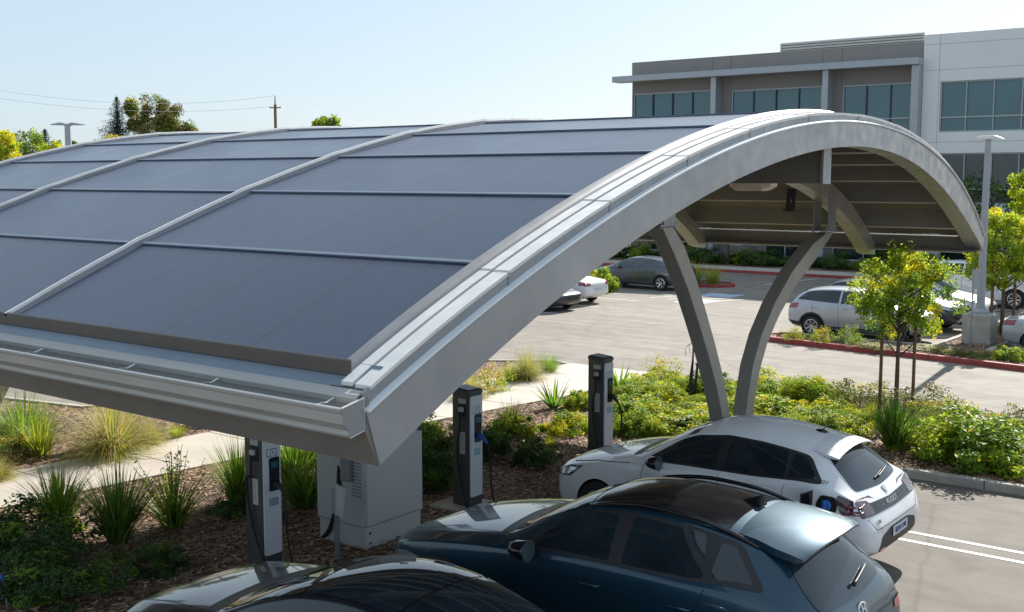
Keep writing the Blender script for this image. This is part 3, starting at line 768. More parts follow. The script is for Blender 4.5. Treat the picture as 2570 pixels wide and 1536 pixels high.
# ============================================================ CARS
def smooth_loop(pts, n=5):
    """Catmull-Rom through a closed outline"""
    out = []; N = len(pts)
    for i in range(N):
        p0, p1, p2, p3 = [Vector(pts[(i+k-1) % N]) for k in range(4)]
        for j in range(n):
            t = j/n
            out.append(.5*((2*p1)+(p2-p0)*t+(2*p0-5*p1+4*p2-p3)*t*t+(3*p1-p0-3*p2+p3)*t**3))
    return [(p.x, p.y) for p in out]
def rounded(pts, r=.05, n=4):
    out = []; N = len(pts)
    for i in range(N):
        a, b, c = Vector(pts[i-1]), Vector(pts[i]), Vector(pts[(i+1) % N])
        ra = min(r, (a-b).length*.4); rc = min(r, (c-b).length*.4)
        p = b+(a-b).normalized()*ra; q = b+(c-b).normalized()*rc
        for j in range(n+1):
            t = j/n; w = p.lerp(b, t).lerp(b.lerp(q, t), t); out.append((w.x, w.y))
    return out
def dens(pts, s):
    out = []
    for i in range(len(pts)):
        a, b = Vector(pts[i]), Vector(pts[(i+1) % len(pts)]); k = max(1, int((b-a).length/s+.5))
        for j in range(k): p = a.lerp(b, j/k); out.append((p.x, p.y))
    return out
class CarB:
    def __init__(s, name, st, pt, arches, rwell=.36, sub=3, crease=None):
        s.root = empty(name); s.pt = pt
        ringn = 18; mb = MB(); rings = []
        for (x, w, zb, zs, ws, ze, we, zt) in st:
            h = [(0, zb), (w*.72, zb), (w*.94, zb+.07), (w, zb+.45*(zs-zb)), ((w+ws)/2+.005, zs-.10*(zs-zb)), (ws, zs), (ws*.5+we*.5+.015*(ze-zs > .2), (zs+ze)/2+.02*(ze-zs > .2)), (we, ze), (we*.62, ze*.22+zt*.78), (0, zt)]
            s_ = [(x, y, z) for y, z in h]; r = s_+[(x, -y, z) for y, z in h[8:0:-1]]
            rings.append(r)
        mb.sweep(rings)
        me = bpy.data.meshes.new('tmp'); me.from_pydata(mb.v, [], mb.f)
        bm = bmesh.new(); bm.from_mesh(me); bmesh.ops.recalc_face_normals(bm, faces=bm.faces)
        cl = bm.edges.layers.float.new('crease_edge')
        for e in bm.edges:
            i, j = sorted((e.verts[0].index, e.verts[1].index))
            if j-i == ringn and (i % ringn) in (5, 13): e[cl] = .45
            if j-i == ringn and (i % ringn) in (7, 11): e[cl] = .35
            if j-i == ringn and (i % ringn) in (1, 2, 16, 17): e[cl] = .4
            if crease and (i//ringn) == (j//ringn) and (i//ringn) in crease and 5 <= (i % ringn) <= 13: e[cl] = crease[i//ringn]
        bm.to_mesh(me); bm.free()
        o = bpy.data.objects.new('tmp', me); col.objects.link(o)
        m = o.modifiers.new('s', 'SUBSURF'); m.levels = sub; m.render_levels = sub
        dg = bpy.context.evaluated_depsgraph_get(); dg.update()
        m0 = bpy.data.meshes.new_from_object(o.evaluated_get(dg))
        s.bvh = BVHTree.FromPolygons([v.co.copy() for v in m0.vertices], [tuple(p.vertices) for p in m0.polygons])
        s.bb = [v.co.copy() for v in m0.vertices]
        # wheel wells cut out
        o.modifiers.clear(); o.data = m0; m0.materials.append(M[pt]); m0.materials.append(M['well'])
        cut = MB(); hw = max(v.co.y for v in m0.vertices)
        for (ax, az) in arches:
            for sg in (1, -1):
                n = 28; vs = []
                for yy in (sg*(hw+.1), sg*(hw-.30)):
                    for k in range(n):
                        a = 2*math.pi*k/n; vs.append((ax+rwell*math.cos(a), yy, az+rwell*math.sin(a)))
                fs = [(k, (k+1) % n, n+(k+1) % n, n+k) for k in range(n)]+[tuple(range(n-1, -1, -1)), tuple(range(n, 2*n))]
                cut.add(vs, fs)
        cm = bpy.data.meshes.new('cut'); cm.from_pydata(cut.v, [], cut.f); cm.materials.append(M['well'])
        bm = bmesh.new(); bm.from_mesh(cm); bmesh.ops.recalc_face_normals(bm, faces=bm.faces); bm.to_mesh(cm); bm.free()
        co = bpy.data.objects.new('cut', cm); col.objects.link(co)
        if arches:
            b = o.modifiers.new('b', 'BOOLEAN'); b.object = co; b.operation = 'DIFFERENCE'; b.solver = 'EXACT'; b.material_mode = 'TRANSFER'
            dg.update(); m1 = bpy.data.meshes.new_from_object(o.evaluated_get(bpy.context.evaluated_depsgraph_get()))
        else: m1 = m0
        bpy.data.objects.remove(o); bpy.data.objects.remove(co)
        m1.polygons.foreach_set('use_smooth', [True]*len(m1.polygons))
        bm = bmesh.new(); bm.from_mesh(m1)
        for e in bm.edges:
            if len(e.link_faces) == 2 and (e.link_faces[0].material_index != e.link_faces[1].material_index or e.calc_face_angle(0) > R(50)): e.smooth = False
        bm.to_mesh(m1); bm.free()
        m1.name = 'body'; bo = bpy.data.objects.new('body', m1); col.objects.link(bo); bo.parent = s.root; s.body = bo
    def cast(s, kind, a, b):
        if kind == 'L': o, d = Vector((a, -9, b)), Vector((0, 1, 0))
        elif kind == 'Rt': o, d = Vector((a, 9, b)), Vector((0, -1, 0))
        elif kind == 'T': o, d = Vector((a, b, 9)), Vector((0, 0, -1))
        elif kind == 'B': o, d = Vector((19, a, b)), Vector((-1, 0, 0))
        elif kind == 'F': o, d = Vector((-9, a, b)), Vector((1, 0, 0))
        h = s.bvh.ray_cast(o, d)
        return (h[0], h[1] if h[1].dot(d) < 0 else -h[1]) if h[0] else (None, None)
    def patch(s, kind, outline, m, name, off=.004, step=.065, parent=None, label=None, th=0):
        o2 = dens(outline, step*.6)
        xs = [p[0] for p in o2]; ys_ = [p[1] for p in o2]; pts = [Vector(p) for p in o2]
        x = min(xs)+step/2
        ov = [Vector(p) for p in o2]
        while x < max(xs):
            y = min(ys_)+step/2
            while y < max(ys_):
                if in_poly(o2, x, y) and min((Vector((x, y))-q).length for q in ov) > step*.4: pts.append(Vector((x, y)))
                y += step
            x += step
        r = geometry.delaunay_2d_cdt(pts, [], [list(range(len(o2)))], 1, 1e-5)
        vs = []; last = None
        for p in r[0]:
            h, n = s.cast(kind, p.x, p.y)
            if h is None: vs.append(None)
            else: vs.append(h+n*off); last = vs[-1]
        for i, v in enumerate(vs):
            if v is None:
                p = r[0][i]; b = min((j for j in range(len(vs)) if vs[j] is not None), key=lambda j: (r[0][j]-p).length); vs[i] = vs[b]
        mb = MB().add(vs, [tuple(f) for f in r[2]])
        ob = mb.build(name, m, parent or s.root, smooth=True)
        me = ob.data; bm = bmesh.new(); bm.from_mesh(me)
        for f in bm.faces:
            h = s.bvh.find_nearest(f.calc_center_median())
            if f.normal.dot(f.calc_center_median()-h[0]) < 0: f.normal_flip()
        bm.to_mesh(me); bm.free()
        if label: ob['label'] = label
        return ob
    def both(s, outline, m, name, **k):
        a = s.patch('L', outline, m, name, **k); b = s.patch('Rt', outline, m, name, **k); return a, b
    def line(s, kind, pts, m='well', name='panel_gap', w=.007, off=.0035):
        P = []
        for i in range(len(pts)-1):
            a, b = Vector(pts[i]), Vector(pts[i+1]); k = max(1, int((b-a).length/.06))
            for j in range(k): P.append(a.lerp(b, j/k))
        P.append(Vector(pts[-1])); vs = []; ok = []
        for i, p in enumerate(P):
            t = (P[min(i+1, len(P)-1)]-P[max(i-1, 0)]).normalized(); n = Vector((-t.y, t.x))*w/2
            for q in (p-n, p+n):
                h, nn = s.cast(kind, q.x, q.y)
                vs.append(h+nn*off if h else None)
        mb = MB(); fs = []
        for i in range(len(P)-1):
            idx = (2*i, 2*i+2, 2*i+3, 2*i+1)
            if all(vs[j] is not None for j in idx): fs.append(idx)
        vs = [v if v is not None else Vector((1, 0, .5)) for v in vs]
        return mb.add(vs, fs).build(name, m, s.root, smooth=True)
def wheel_mesh(rt, rr, wd, spokes=5, double=True):
    """tyre, rim meshes; axis along y, outer face toward -y"""
    t = MB().lathe([(rr, wd/2), (rt-.03, wd/2), (rt, wd/2-.04), (rt, -wd/2+.04), (rt-.03, -wd/2), (rr+.005, -wd/2), (rr, -wd/2+.02)], 32, 'y')
    r = MB(); y0 = -wd/2+.008
    r.lathe([(rr, wd/2-.02), (rr, y0), (rr-.022, y0-.004), (rr-.03, y0+.03), (rr-.03, wd/2-.03)], 32, 'y')
    r.lathe([(0, y0+.02), (.055, y0+.02), (.065, y0+.06), (.065, wd/2-.05)], 20, 'y')
    for k in range(spokes):
        for d in ((-.16, .16) if double else (0,)):
            a = 2*math.pi*k/spokes; a2 = a+d
            p = Vector((math.cos(a)*.05, y0+.03, math.sin(a)*.05)); q = Vector((math.cos(a2)*(rr-.02), y0+.012, math.sin(a2)*(rr-.02)))
            t_ = (q-p).normalized(); n_ = t_.cross(Vector((0, 1, 0)))
            r.obox((p+q)/2, t_, n_, Vector((0, 1, 0)), (q-p).length/2, .014 if double else .028, .012)
    b = MB().lathe([(0, wd/2-.06), (rr-.03, wd/2-.06), (rr-.03, y0+.05), (0, y0+.05)], 24, 'y')
    return t, r, b
def wheels(car, xs, yw, rt, rr, wd=.22, **k):
    t, r, b = wheel_mesh(rt, rr, wd, **k)
    first = None
    for x in xs:
        for sg in (-1, 1):
            if first is None:
                w = empty('wheel', (x, -yw, rt)); w.parent = car.root
                t.build('tyre', 'rubber', w, smooth=True, auto=True); r.build('rim', 'rim', w); b.build('hub', 'well', w, smooth=True); first = w
            else:
                w = copy_tree(first, (x, sg*yw, rt), 0 if sg < 0 else math.pi); w.parent = car.root
def mirror_part(car, x, y, z, m, sc=1.0):
    for sg in (-1, 1):
        mb = MB(); secs = []
        for i, (u, a, b) in enumerate([(-.13, .02, .02), (-.12, .05, .05), (-.06, .085, .075), (.02, .10, .085), (.06, .098, .085), (.075, .09, .075)]):
            secs.append([(u*sc, math.cos(2*math.pi*k/12)*a*1.25*sc, math.sin(2*math.pi*k/12)*b*sc) for k in range(12)])
        mb.sweep(secs)
        o = mb.build('mirror', m, car.root, smooth=True, loc=(x, sg*y, z))
        g = MB(); g.lathe([(0, .077*sc), (.10*sc, .077*sc)], 12, 'x'); g.build('mirror_glass', 'car_glass_lt', o)
        g = MB(); g.obox((0, 0, 0), Vector((1, 0, 0)), Vector((0, 1, 0)), Vector((0, 0, 1)), .05, .09, .018); g.v = [(a, b-sg*.13*sc, c-.06*sc) for a, b, c in g.v]; g.build('mirror_arm', 'plastic_g', o, bevel=.008)
def sidewin(st, x0, x1, lo=.05, hi=.05, front_slant=0, back_slant=0, n=8):
    zs = [(s[0], s[3]) for s in st]; ze = [(s[0], s[5]) for s in st]
    bt = [(x0+(x1-x0)*i/n, interp(zs, x0+(x1-x0)*i/n)+lo) for i in range(n+1)]
    a, b = x0+front_slant, x1-back_slant
    tp = [(a+(b-a)*i/n, interp(ze, a+(b-a)*i/n)-hi) for i in range(n+1)]
    tp = [(x, max(z, interp(bt, x)+.012)) for x, z in tp]
    return bt+tp[::-1]
def clamp(w, st, f):  # top-view outline half-width helper
    return interp([(s[0], s[6]) for s in st], w)*f
def top_glass(st, x0, x1, f0=.93, f1=.93, bow0=.0, bow1=.0, n=8):
    we = lambda x: interp([(s[0], s[6]) for s in st], x)
    a, b = we(x0)*f0, we(x1)*f1
    pts = [(x0-bow0*(1-(t/n*2-1)**2), -a+2*a*t/n) for t in range(n+1)]
    pts += [(x1+(x0-x1)*0-bow1*(1-(t/n*2-1)**2), b-2*b*t/n) for t in range(n+1)]
    # sides follow the roof edge
    left = [(x1+(x0-x1)*i/5, -we(x1+(x0-x1)*i/5)*(f1+(f0-f1)*i/5)) for i in range(1, 5)]
    right = [(x0+(x1-x0)*i/5, we(x0+(x1-x0)*i/5)*(f0+(f1-f0)*i/5)) for i in range(1, 5)]
    return pts[:n+1]+right+pts[n+1:]+left
def roof_curve(car, kind, pts): pass

# ---------------- white hatchback --------------------------------
ST_W = [(0.0, .50, .42, .60, .50, .66, .42, .68), (.06, .80, .30, .72, .74, .78, .58, .80), (.28, .95, .22, .84, .88, .90, .70, .94),
        (.75, 1.0, .20, .95, .95, 1.00, .76, 1.04), (1.20, 1.0, .20, 1.02, .96, 1.08, .78, 1.12), (1.50, 1.0, .20, 1.05, .96, 1.12, .78, 1.17), (1.60, 1.0, .20, 1.06, .96, 1.15, .77, 1.21),
        (2.05, 1.0, .20, 1.09, .96, 1.38, .70, 1.46), (2.42, 1.0, .20, 1.10, .96, 1.52, .67, 1.61), (2.95, 1.0, .20, 1.11, .97, 1.58, .66, 1.68), (3.5, 1.01, .20, 1.12, .98, 1.56, .65, 1.67), (4.0, 1.02, .22, 1.15, .98, 1.50, .63, 1.61),
        (4.30, 1.02, .24, 1.16, .97, 1.44, .61, 1.545), (4.62, 1.01, .27, 1.12, .93, 1.22, .66, 1.28), (4.82, 1.0, .32, 1.05, .90, 1.04, .68, 1.07), (4.96, .98, .36, .90, .90, .93, .72, .95), (5.06, .92, .40, .70, .84, .74, .66, .76), (5.10, .72, .46, .62, .66, .66, .5, .67)]
carW = CarB('white_hatchback', ST_W, 'car_white', [(.95, .36), (3.98, .36)], .40, crease={12: .3, 14: .4})
tag(carW.root, 'white five door hatchback charging with its rear charge flap open', 'car')
W = carW
def greenhouse(C, st, x0, x1, m='plastic', **k):
    return C.both(rounded(sidewin(st, x0, x1, **k), .08, 3), m, 'window_surround', off=.004, step=.06)
greenhouse(W, ST_W, 1.68, 4.42, lo=.035, hi=.03, front_slant=.55, back_slant=.28)
W.both(rounded(sidewin(ST_W, 1.95, 2.86, lo=.06, hi=.055, front_slant=.33, back_slant=.02), .04), 'car_glass', 'side_window', off=.006)
W.both(rounded(sidewin(ST_W, 2.98, 3.88, lo=.06, hi=.055, front_slant=.02, back_slant=.05), .04), 'car_glass', 'side_window', off=.006)
W.both(rounded(sidewin(ST_W, 3.92, 4.32, lo=.07, hi=.06, front_slant=-.01, back_slant=.22), .06), 'car_glass', 'quarter_window', off=.006)
W.patch('T', rounded(top_glass(ST_W, 1.60, 2.42, .98, .96, .10, .05), .06), 'car_glass', 'windscreen', off=.005)
W.patch('T', rounded([(1.42, -.76), (1.34, 0), (1.42, .76), (1.56, .76), (1.50, 0), (1.56, -.76)], .03), 'plastic', 'cowl', off=.003)
W.patch('B', rounded([(-.70, 1.10), (0, 1.07), (.70, 1.10), (.64, 1.30), (.56, 1.44), (0, 1.47), (-.56, 1.44), (-.64, 1.30)], .07), 'car_glass', 'rear_window', off=.006)
W.patch('B', rounded([(-.86, .86), (0, .84), (.86, .86), (.84, .98), (0, .95), (-.84, .98)], .03), 'plastic_g', 'tailgate_band', off=.006)
for sg in (-1, 1):
    W.patch('B', rounded([(sg*.93, .86), (sg*.60, .87), (sg*.62, 1.0), (sg*.90, 1.04)], .03), 'lamp_dark', 'tail_lamp', off=.010)
W.both(rounded([(4.70, .88), (5.02, .90), (4.96, 1.0), (4.62, 1.10), (4.60, 1.02)], .04), 'lamp_dark', 'tail_lamp', off=.008)
for z in (.98, .93, .90): 
    W.both([(4.70, z-.006), (4.93, z-.012), (4.93, z+.004), (4.70, z+.01)], 'lamp_red', 'lamp_element', off=.012)
W.both(rounded([(.10, .68), (.42, .72), (.68, .90), (.40, .86), (.16, .78)], .03), 'plastic_g', 'headlamp', off=.004)
W.both(rounded([(.14, .70), (.40, .74), (.56, .85), (.36, .83), (.18, .765)], .03), 'lamp_clear', 'headlamp_lens', off=.008)
W.both(rounded([(.30, .18), (4.85, .20), (4.85, .30), (4.4, .30), (.6, .29)], .04), 'plastic', 'sill_cladding', off=.006)
W.patch('B', rounded([(-.66, .42), (.66, .42), (.58, .60), (.30, .66), (-.30, .66), (-.58, .60)], .05), 'plastic', 'bumper_insert', off=.006)
W.patch('B', rounded([(-.26, .53), (.26, .53), (.26, .65), (-.26, .65)], .01), 'plate', 'number_plate', off=.018)
for sg in (-1, 1): W.patch('B', rounded([(sg*.62, .42), (sg*.46, .42), (sg*.46, .46), (sg*.62, .47)], .01), 'lamp_red', 'reflector', off=.012)
for k, pts in enumerate([[(1.62, .32), (1.66, .7), (1.72, 1.05)], [(2.92, .30), (2.93, .7), (2.92, 1.10)], [(3.60, .42), (3.82, .75), (3.90, 1.12)], [(1.62, .32), (2.92, .30)], [(2.92, .30), (3.56, .36)]]):
    W.line('L', pts); W.line('Rt', pts)
W.line('T', [(.24, -.66), (1.40, -.74)]); W.line('T', [(.24, .66), (1.40, .74)]); W.line('T', [(.24, -.66), (.16, 0), (.24, .66)])
W.line('T', [(4.28, -.60), (4.16, 0), (4.28, .60)]); W.line('B', [(-.84, .84), (-.70, .70), (.70, .70), (.84, .84)])
W.line('L', [(.42, .90), (.9, .99), (1.5, 1.05)], w=.006)
mirror_part(W, 1.98, 1.08, 1.14, 'plastic_g')
wheels(W, (.95, 3.98), .90, .36, .24, spokes=5)
# spoiler, aerial, wiper
mb = MB(); secs = []
for (x, h, hw, th) in [(4.12, -.015, .585, .02), (4.28, -.008, .60, .035), (4.42, -.012, .60, .03), (4.48, -.02, .585, .014)]:
    r = []
    for i in range(13):
        t = i/6-1; r.append((x+.0, t*hw, 1.585+h-.08*abs(t)**2.2-(x-4.2)*.16))
    secs.append(r+[(p[0], p[1], p[2]-th) for p in reversed(r)])
mb.sweep(secs); mb.build('spoiler', 'car_white', W.root, smooth=True, auto=True)
def roofz(C, x, y=0): return C.cast('T', x, y)[0].z
mb = MB(); mb.lathe([(0, .025), (.04, .022), (.06, .0), (0, -.01)], 14); mb.v = [(x*1.7, y, z) for x, y, z in mb.v]; an = mb.build('aerial_base', 'plastic_g', W.root, smooth=True, loc=(3.95, .05, roofz(W, 3.95, .05)))
MB().tube([(0, 0, .01), (.18, 0, .16)], .006, 6).build('aerial', 'plastic_g', an)
def wiper(C, y0, z0, y1, z1, n=6):
    pts = []
    for i in range(n+1):
        h, nn = C.cast('B', y0+(y1-y0)*i/n, z0+(z1-z0)*i/n); pts.append(h+nn*.035)
    mb = MB().tube(pts, [.02]+[.012]*(n-1)+[.008], 6); return mb.build('rear_wiper', 'plastic', C.root, smooth=True)
wiper(W, 0, 1.13, .42, 1.17)
# charge flap and plug
px_, pz_ = 4.48, .98
h, n_ = W.cast('L', px_, pz_)
W.patch('L', rounded([(4.37, .86), (4.59, .86), (4.64, .94), (4.60, 1.07), (4.41, 1.08), (4.35, .97)], .04), 'well', 'charge_port', off=.006)
fl = MB(); fl.box(-.02, .0, -.24, 0, -.13, .13); f_o = fl.build('charge_flap', 'plastic_g', W.root, bevel=.008, loc=(4.31, h.y, .99)); f_o.rotation_euler = (0, 0, R(-14))
mb = MB(); mb.lathe([(0, 0), (.06, 0), (.065, -.04), (.05, -.05), (.0, -.05)], 16, 'y'); mb.build('plug', 'blue_plug', W.root, smooth=True, loc=(4.50, h.y+.01, .97))
mb = MB(); mb.obox((0, 0, 0), Vector((1, 0, 0)), Vector((0, 1, 0)), Vector((0, 0, 1)), .03, .05, .075); mb.build('plug_handle', 'blue_plug', W.root, bevel=.02, loc=(4.49, h.y-.05, .96))
def on_surface_text(C, kind, a, b, s, size, m, name='badge', off=.01, tilt=None, roll=0):
    h, n = C.cast(kind, a, b)
    xa = Vector((1, 0, 0)) if kind == 'L' else Vector((0, 1, 0))
    if kind == 'Rt': xa = Vector((-1, 0, 0))
    y_ = n.cross(xa).normalized(); x_ = y_.cross(n).normalized()
    q = h+n*off
    mt = Matrix(((x_.x, y_.x, n.x, q.x), (x_.y, y_.y, n.y, q.y), (x_.z, y_.z, n.z, q.z), (0, 0, 0, 1)))
    return text_mesh(s, size, m, name, C.root, mt)
on_surface_text(W, 'B', 0, .905, 'PEUGEOT', .085, 'steel')
on_surface_text(W, 'B', 0, .59, 'BDH·1140', .09, 'ink_blue', 'plate_number', off=.024)
on_surface_text(W, 'L', 4.42, 1.20, 'GT', .07, 'ink_grey')
on_surface_text(W, 'B', -.62, .77, 'e-208', .06, 'ink_grey')
mb = MB(); hh, nn = W.cast('B', 0, 1.02)
mb.prism_z([(-.04, .05), (.04, .05), (.045, .0), (0, -.06), (-.045, 0)], -.004, .004)
y_ = nn.cross(Vector((0, 1, 0))).normalized(); x_ = Vector((0, 1, 0)); q = hh+nn*.01
ob = mb.build('emblem', 'steel', W.root); ob.matrix_local = Matrix(((x_.x, y_.x, nn.x, q.x), (x_.y, y_.y, nn.y, q.y), (x_.z, y_.z, nn.z, q.z), (0, 0, 0, 1)))
W.root.location = (-9.48, 14.05, .0); W.root.scale = (.945, 1, 1.055)

# ---------------- teal crossover ---------------------------------
ST_B = [(0.0, .55, .50, .76, .55, .82, .45, .84), (.07, .86, .34, .84, .80, .92, .62, .94), (.32, 1.0, .28, .95, .94, 1.02, .74, 1.06),
        (.85, 1.05, .25, 1.05, 1.0, 1.12, .80, 1.16), (1.35, 1.05, .25, 1.12, 1.0, 1.20, .81, 1.24), (1.66, 1.05, .25, 1.15, 1.0, 1.24, .80, 1.29), (1.78, 1.05, .25, 1.16, 1.0, 1.28, .79, 1.34),
        (2.2, 1.05, .25, 1.19, 1.0, 1.52, .73, 1.60), (2.62, 1.05, .25, 1.21, 1.0, 1.68, .70, 1.78), (3.2, 1.05, .25, 1.22, 1.0, 1.735, .69, 1.84), (3.85, 1.06, .25, 1.24, 1.0, 1.71, .68, 1.82), (4.35, 1.06, .27, 1.28, .99, 1.64, .66, 1.76),
        (4.62, 1.05, .29, 1.28, .97, 1.54, .64, 1.66), (4.90, 1.03, .33, 1.20, .94, 1.30, .66, 1.36), (5.08, 1.0, .38, 1.06, .92, 1.10, .68, 1.13), (5.17, .97, .42, .90, .90, .94, .70, .96), (5.22, .86, .48, .72, .80, .76, .6, .78), (5.23, .7, .52, .66, .66, .7, .5, .71)]
carB = CarB('teal_crossover', ST_B, 'car_teal', [(.98, .40), (4.08, .40)], .44, crease={12: .3, 14: .35})
B = carB
tag(B.root, 'dark teal crossover with dark glass roof and roof rails beside the white hatchback', 'car')
B.both(rounded(sidewin(ST_B, 1.86, 4.62, lo=.03, hi=.03, front_slant=.60, back_slant=.34), .08), 'plastic', 'window_surround', off=.004, step=.06)
B.both(rounded(sidewin(ST_B, 2.06, 3.02, lo=.06, hi=.055, front_slant=.40, back_slant=.02), .04), 'car_glass', 'side_window', off=.006)
B.both(rounded(sidewin(ST_B, 3.16, 4.02, lo=.06, hi=.055, front_slant=.02, back_slant=.08), .04), 'car_glass', 'side_window', off=.006)
B.both(rounded(sidewin(ST_B, 4.08, 4.50, lo=.07, hi=.07, front_slant=.02, back_slant=.26), .06), 'car_glass', 'quarter_window', off=.006)
B.patch('T', rounded(top_glass(ST_B, 1.78, 2.60, .98, .96, .10, .05), .06), 'car_glass', 'windscreen', off=.005)
B.patch('T', rounded(top_glass(ST_B, 2.66, 4.10, .93, .93, .05, .0), .06), 'plastic_g', 'roof_panel', off=.004, step=.12, label='dark glossy glass roof panel')
B.patch('T', rounded([(1.58, -.78), (1.48, 0), (1.58, .78), (1.74, .78), (1.67, 0), (1.74, -.78)], .03), 'plastic', 'cowl', off=.003)
B.patch('B', rounded([(-.72, 1.16), (0, 1.12), (.72, 1.16), (.70, 1.34), (.60, 1.52), (0, 1.56), (-.60, 1.52), (-.70, 1.34)], .08), 'car_glass', 'rear_window', off=.006)
for sg in (-1, 1):
    B.patch('B', rounded([(sg*.98, .82), (sg*.70, .84), (sg*.72, .90), (sg*.96, .92)], .02), 'lamp_red', 'tail_lamp', off=.010)
B.both(rounded([(4.98, .86), (5.12, .88), (5.10, .96), (4.9, .98)], .02), 'lamp_red', 'tail_lamp', off=.008)
B.both(rounded([(.12, .70), (.45, .72), (.66, .84), (.40, .86), (.16, .80)], .03), 'lamp_clear', 'headlamp', off=.006)
B.both(rounded([(.30, .22), (5.0, .24), (5.0, .38), (4.6, .40), (.6, .38)], .05), 'plastic', 'sill_cladding', off=.006)
for (ax, az) in ((.98, .40), (4.08, .40)):
    ringo = [(ax+.52*math.cos(R(a)), az+.52*math.sin(R(a))) for a in range(-8, 189, 14)]; ringi = [(ax+.445*math.cos(R(a)), az+.445*math.sin(R(a))) for a in range(188, -9, -14)]
    B.both(ringo+ringi, 'plastic', 'arch_cladding', off=.010, step=.12)
for pts in [[(1.76, .40), (1.80, .8), (1.92, 1.15)], [(3.08, .38), (3.10, .8), (3.09, 1.20)], [(3.62, .55), (3.92, .85), (4.05, 1.24)], [(4.30, .9), (4.6, .98), (5.0, .99)]]:
    B.line('L', pts); B.line('Rt', pts)
B.line('L', [(.7, .90), (1.8, .97), (3.1, .98), (4.3, 1.04), (5.0, 1.02)], w=.012, m='car_teal', off=.012)
B.line('T', [(.30, -.68), (1.58, -.77)]); B.line('T', [(.30, .68), (1.58, .77)]); B.line('T', [(.30, -.68), (.2, 0), (.30, .68)])
B.line('T', [(4.30, -.62), (4.18, 0), (4.30, .62)], w=.014)
mirror_part(B, 2.12, 1.14, 1.25, 'plastic_g', 1.1)
wheels(B, (.98, 4.08), .94, .40, .26, spokes=5)
for hx in (2.86, 3.84):
    for sg in (-1, 1):
        h, n = B.cast('L' if sg < 0 else 'Rt', hx, 1.02); mb = MB().tube([(-.11, 0, 0), (-.09, sg*.035, 0), (.09, sg*.035, 0), (.11, 0, 0)], .014, 8); mb.build('door_handle', 'car_teal', B.root, smooth=True, loc=(hx, h.y, 1.04))
for sg in (-1, 1):
    pts = []
    for i in range(15):
        x = 2.62+(4.42-2.62)*i/14; h, n = B.cast('T', x, sg*.655); pts.append(h+Vector((0, 0, .045*min(1, 3*i/14, 3*(14-i)/14)+.004)))
    B_ = MB().tube(pts, .022, 8); B_.build('roof_rail', 'plastic_g', B.root, smooth=True)
mb = MB(); secs = []
for (x, h, hw, th) in [(4.20, -.012, .63, .03), (4.40, -.002, .66, .06), (4.68, -.002, .69, .07), (4.88, -.012, .69, .06), (4.94, -.03, .67, .02)]:
    r = [(x+.0-.10*abs(i/8-1)**2*(x > 4.6), (i/8-1)*hw, 1.80+h-.10*abs(i/8-1)**2.4-(x-4.24)*.13) for i in range(17)]
    secs.append(r+[(p[0], p[1], p[2]-th) for p in reversed(r)])
mb.sweep(secs); mb.build('spoiler', 'car_teal', B.root, smooth=True, auto=True)
# shark fin
mb = MB(); mb.sweep([[(-.12, -.012, 0), (-.12, .012, 0), (-.11, .0, .01)], [(0, -.035, 0), (0, .035, 0), (0, 0, .05)], [(.09, -.04, 0), (.09, .04, 0), (.10, 0, .095)], [(.14, -.035, 0), (.14, .035, 0), (.13, 0, .08)]])
mb.build('shark_fin_aerial', 'plastic_g', B.root, smooth=True, auto=True, loc=(4.02, .03, roofz(B, 4.02)+.002))
wiper(B, 0, 1.20, .46, 1.26)
h, n = B.cast('B', 0, 1.02)
mb = MB()
for k in range(24):
    a, b = 2*math.pi*k/24, 2*math.pi*(k+1)/24
    mb.add([(.105*math.cos(a), .062*math.sin(a), 0), (.105*math.cos(b), .062*math.sin(b), 0), (.088*math.cos(b), .05*math.sin(b), .006), (.088*math.cos(a), .05*math.sin(a), .006)], [(0, 1, 2, 3)])
for sx in (-1, 1): mb.obox((sx*.032, 0, .003), Vector((.2, 1, 0)).normalized(), Vector((1, -.2, 0)).normalized(), Vector((0, 0, 1)), .046, .009, .005)
mb.obox((0, 0, .004), Vector((1, -.25, 0)).normalized(), Vector((.25, 1, 0)).normalized(), Vector((0, 0, 1)), .034, .007, .005)
ob = mb.build('emblem', 'steel', B.root)
y_ = n.cross(Vector((0, 1, 0))).normalized(); x_ = y_.cross(n); q = h+n*.012
ob.matrix_local = Matrix(((x_.x, y_.x, n.x, q.x), (x_.y, y_.y, n.y, q.y), (x_.z, y_.z, n.z, q.z), (0, 0, 0, 1)))
B.root.location = (-8.85, 9.95, 0); B.root.scale = (1.02, 1, 1.035)

# ---------------- black car --------------------------------------
ST_K = [(0.0, .55, .42, .60, .52, .66, .45, .68), (.07, .84, .28, .70, .78, .76, .62, .78), (.35, .96, .22, .80, .90, .86, .72, .89),
        (.9, .98, .2, .88, .93, .95, .76, .99), (1.45, .98, .2, .93, .93, 1.00, .78, 1.05), (1.60, .98, .2, .94, .93, 1.03, .77, 1.09),
        (2.1, .98, .2, .96, .93, 1.25, .70, 1.33), (2.65, .98, .2, .97, .93, 1.39, .66, 1.48), (3.2, .98, .2, .98, .93, 1.43, .64, 1.53), (3.8, .98, .2, 1.0, .93, 1.37, .62, 1.47), (4.3, .98, .22, 1.02, .92, 1.22, .62, 1.30), (4.7, .97, .25, 1.02, .90, 1.08, .66, 1.12), (4.95, .94, .32, .98, .86, 1.02, .66, 1.05), (5.05, .85, .4, .8, .76, .84, .6, .86), (5.08, .6, .46, .7, .55, .72, .4, .73)]
K = CarB('black_saloon', ST_K, 'car_black', [(.92, .35), (3.95, .35)], .39)
tag(K.root, 'glossy black car with a full glass roof, nearest the camera at the bottom edge', 'car')
K.both(rounded(sidewin(ST_K, 1.75, 4.4, lo=.03, hi=.03, front_slant=.6, back_slant=.3), .08), 'car_glass', 'side_window', off=.004, step=.07)
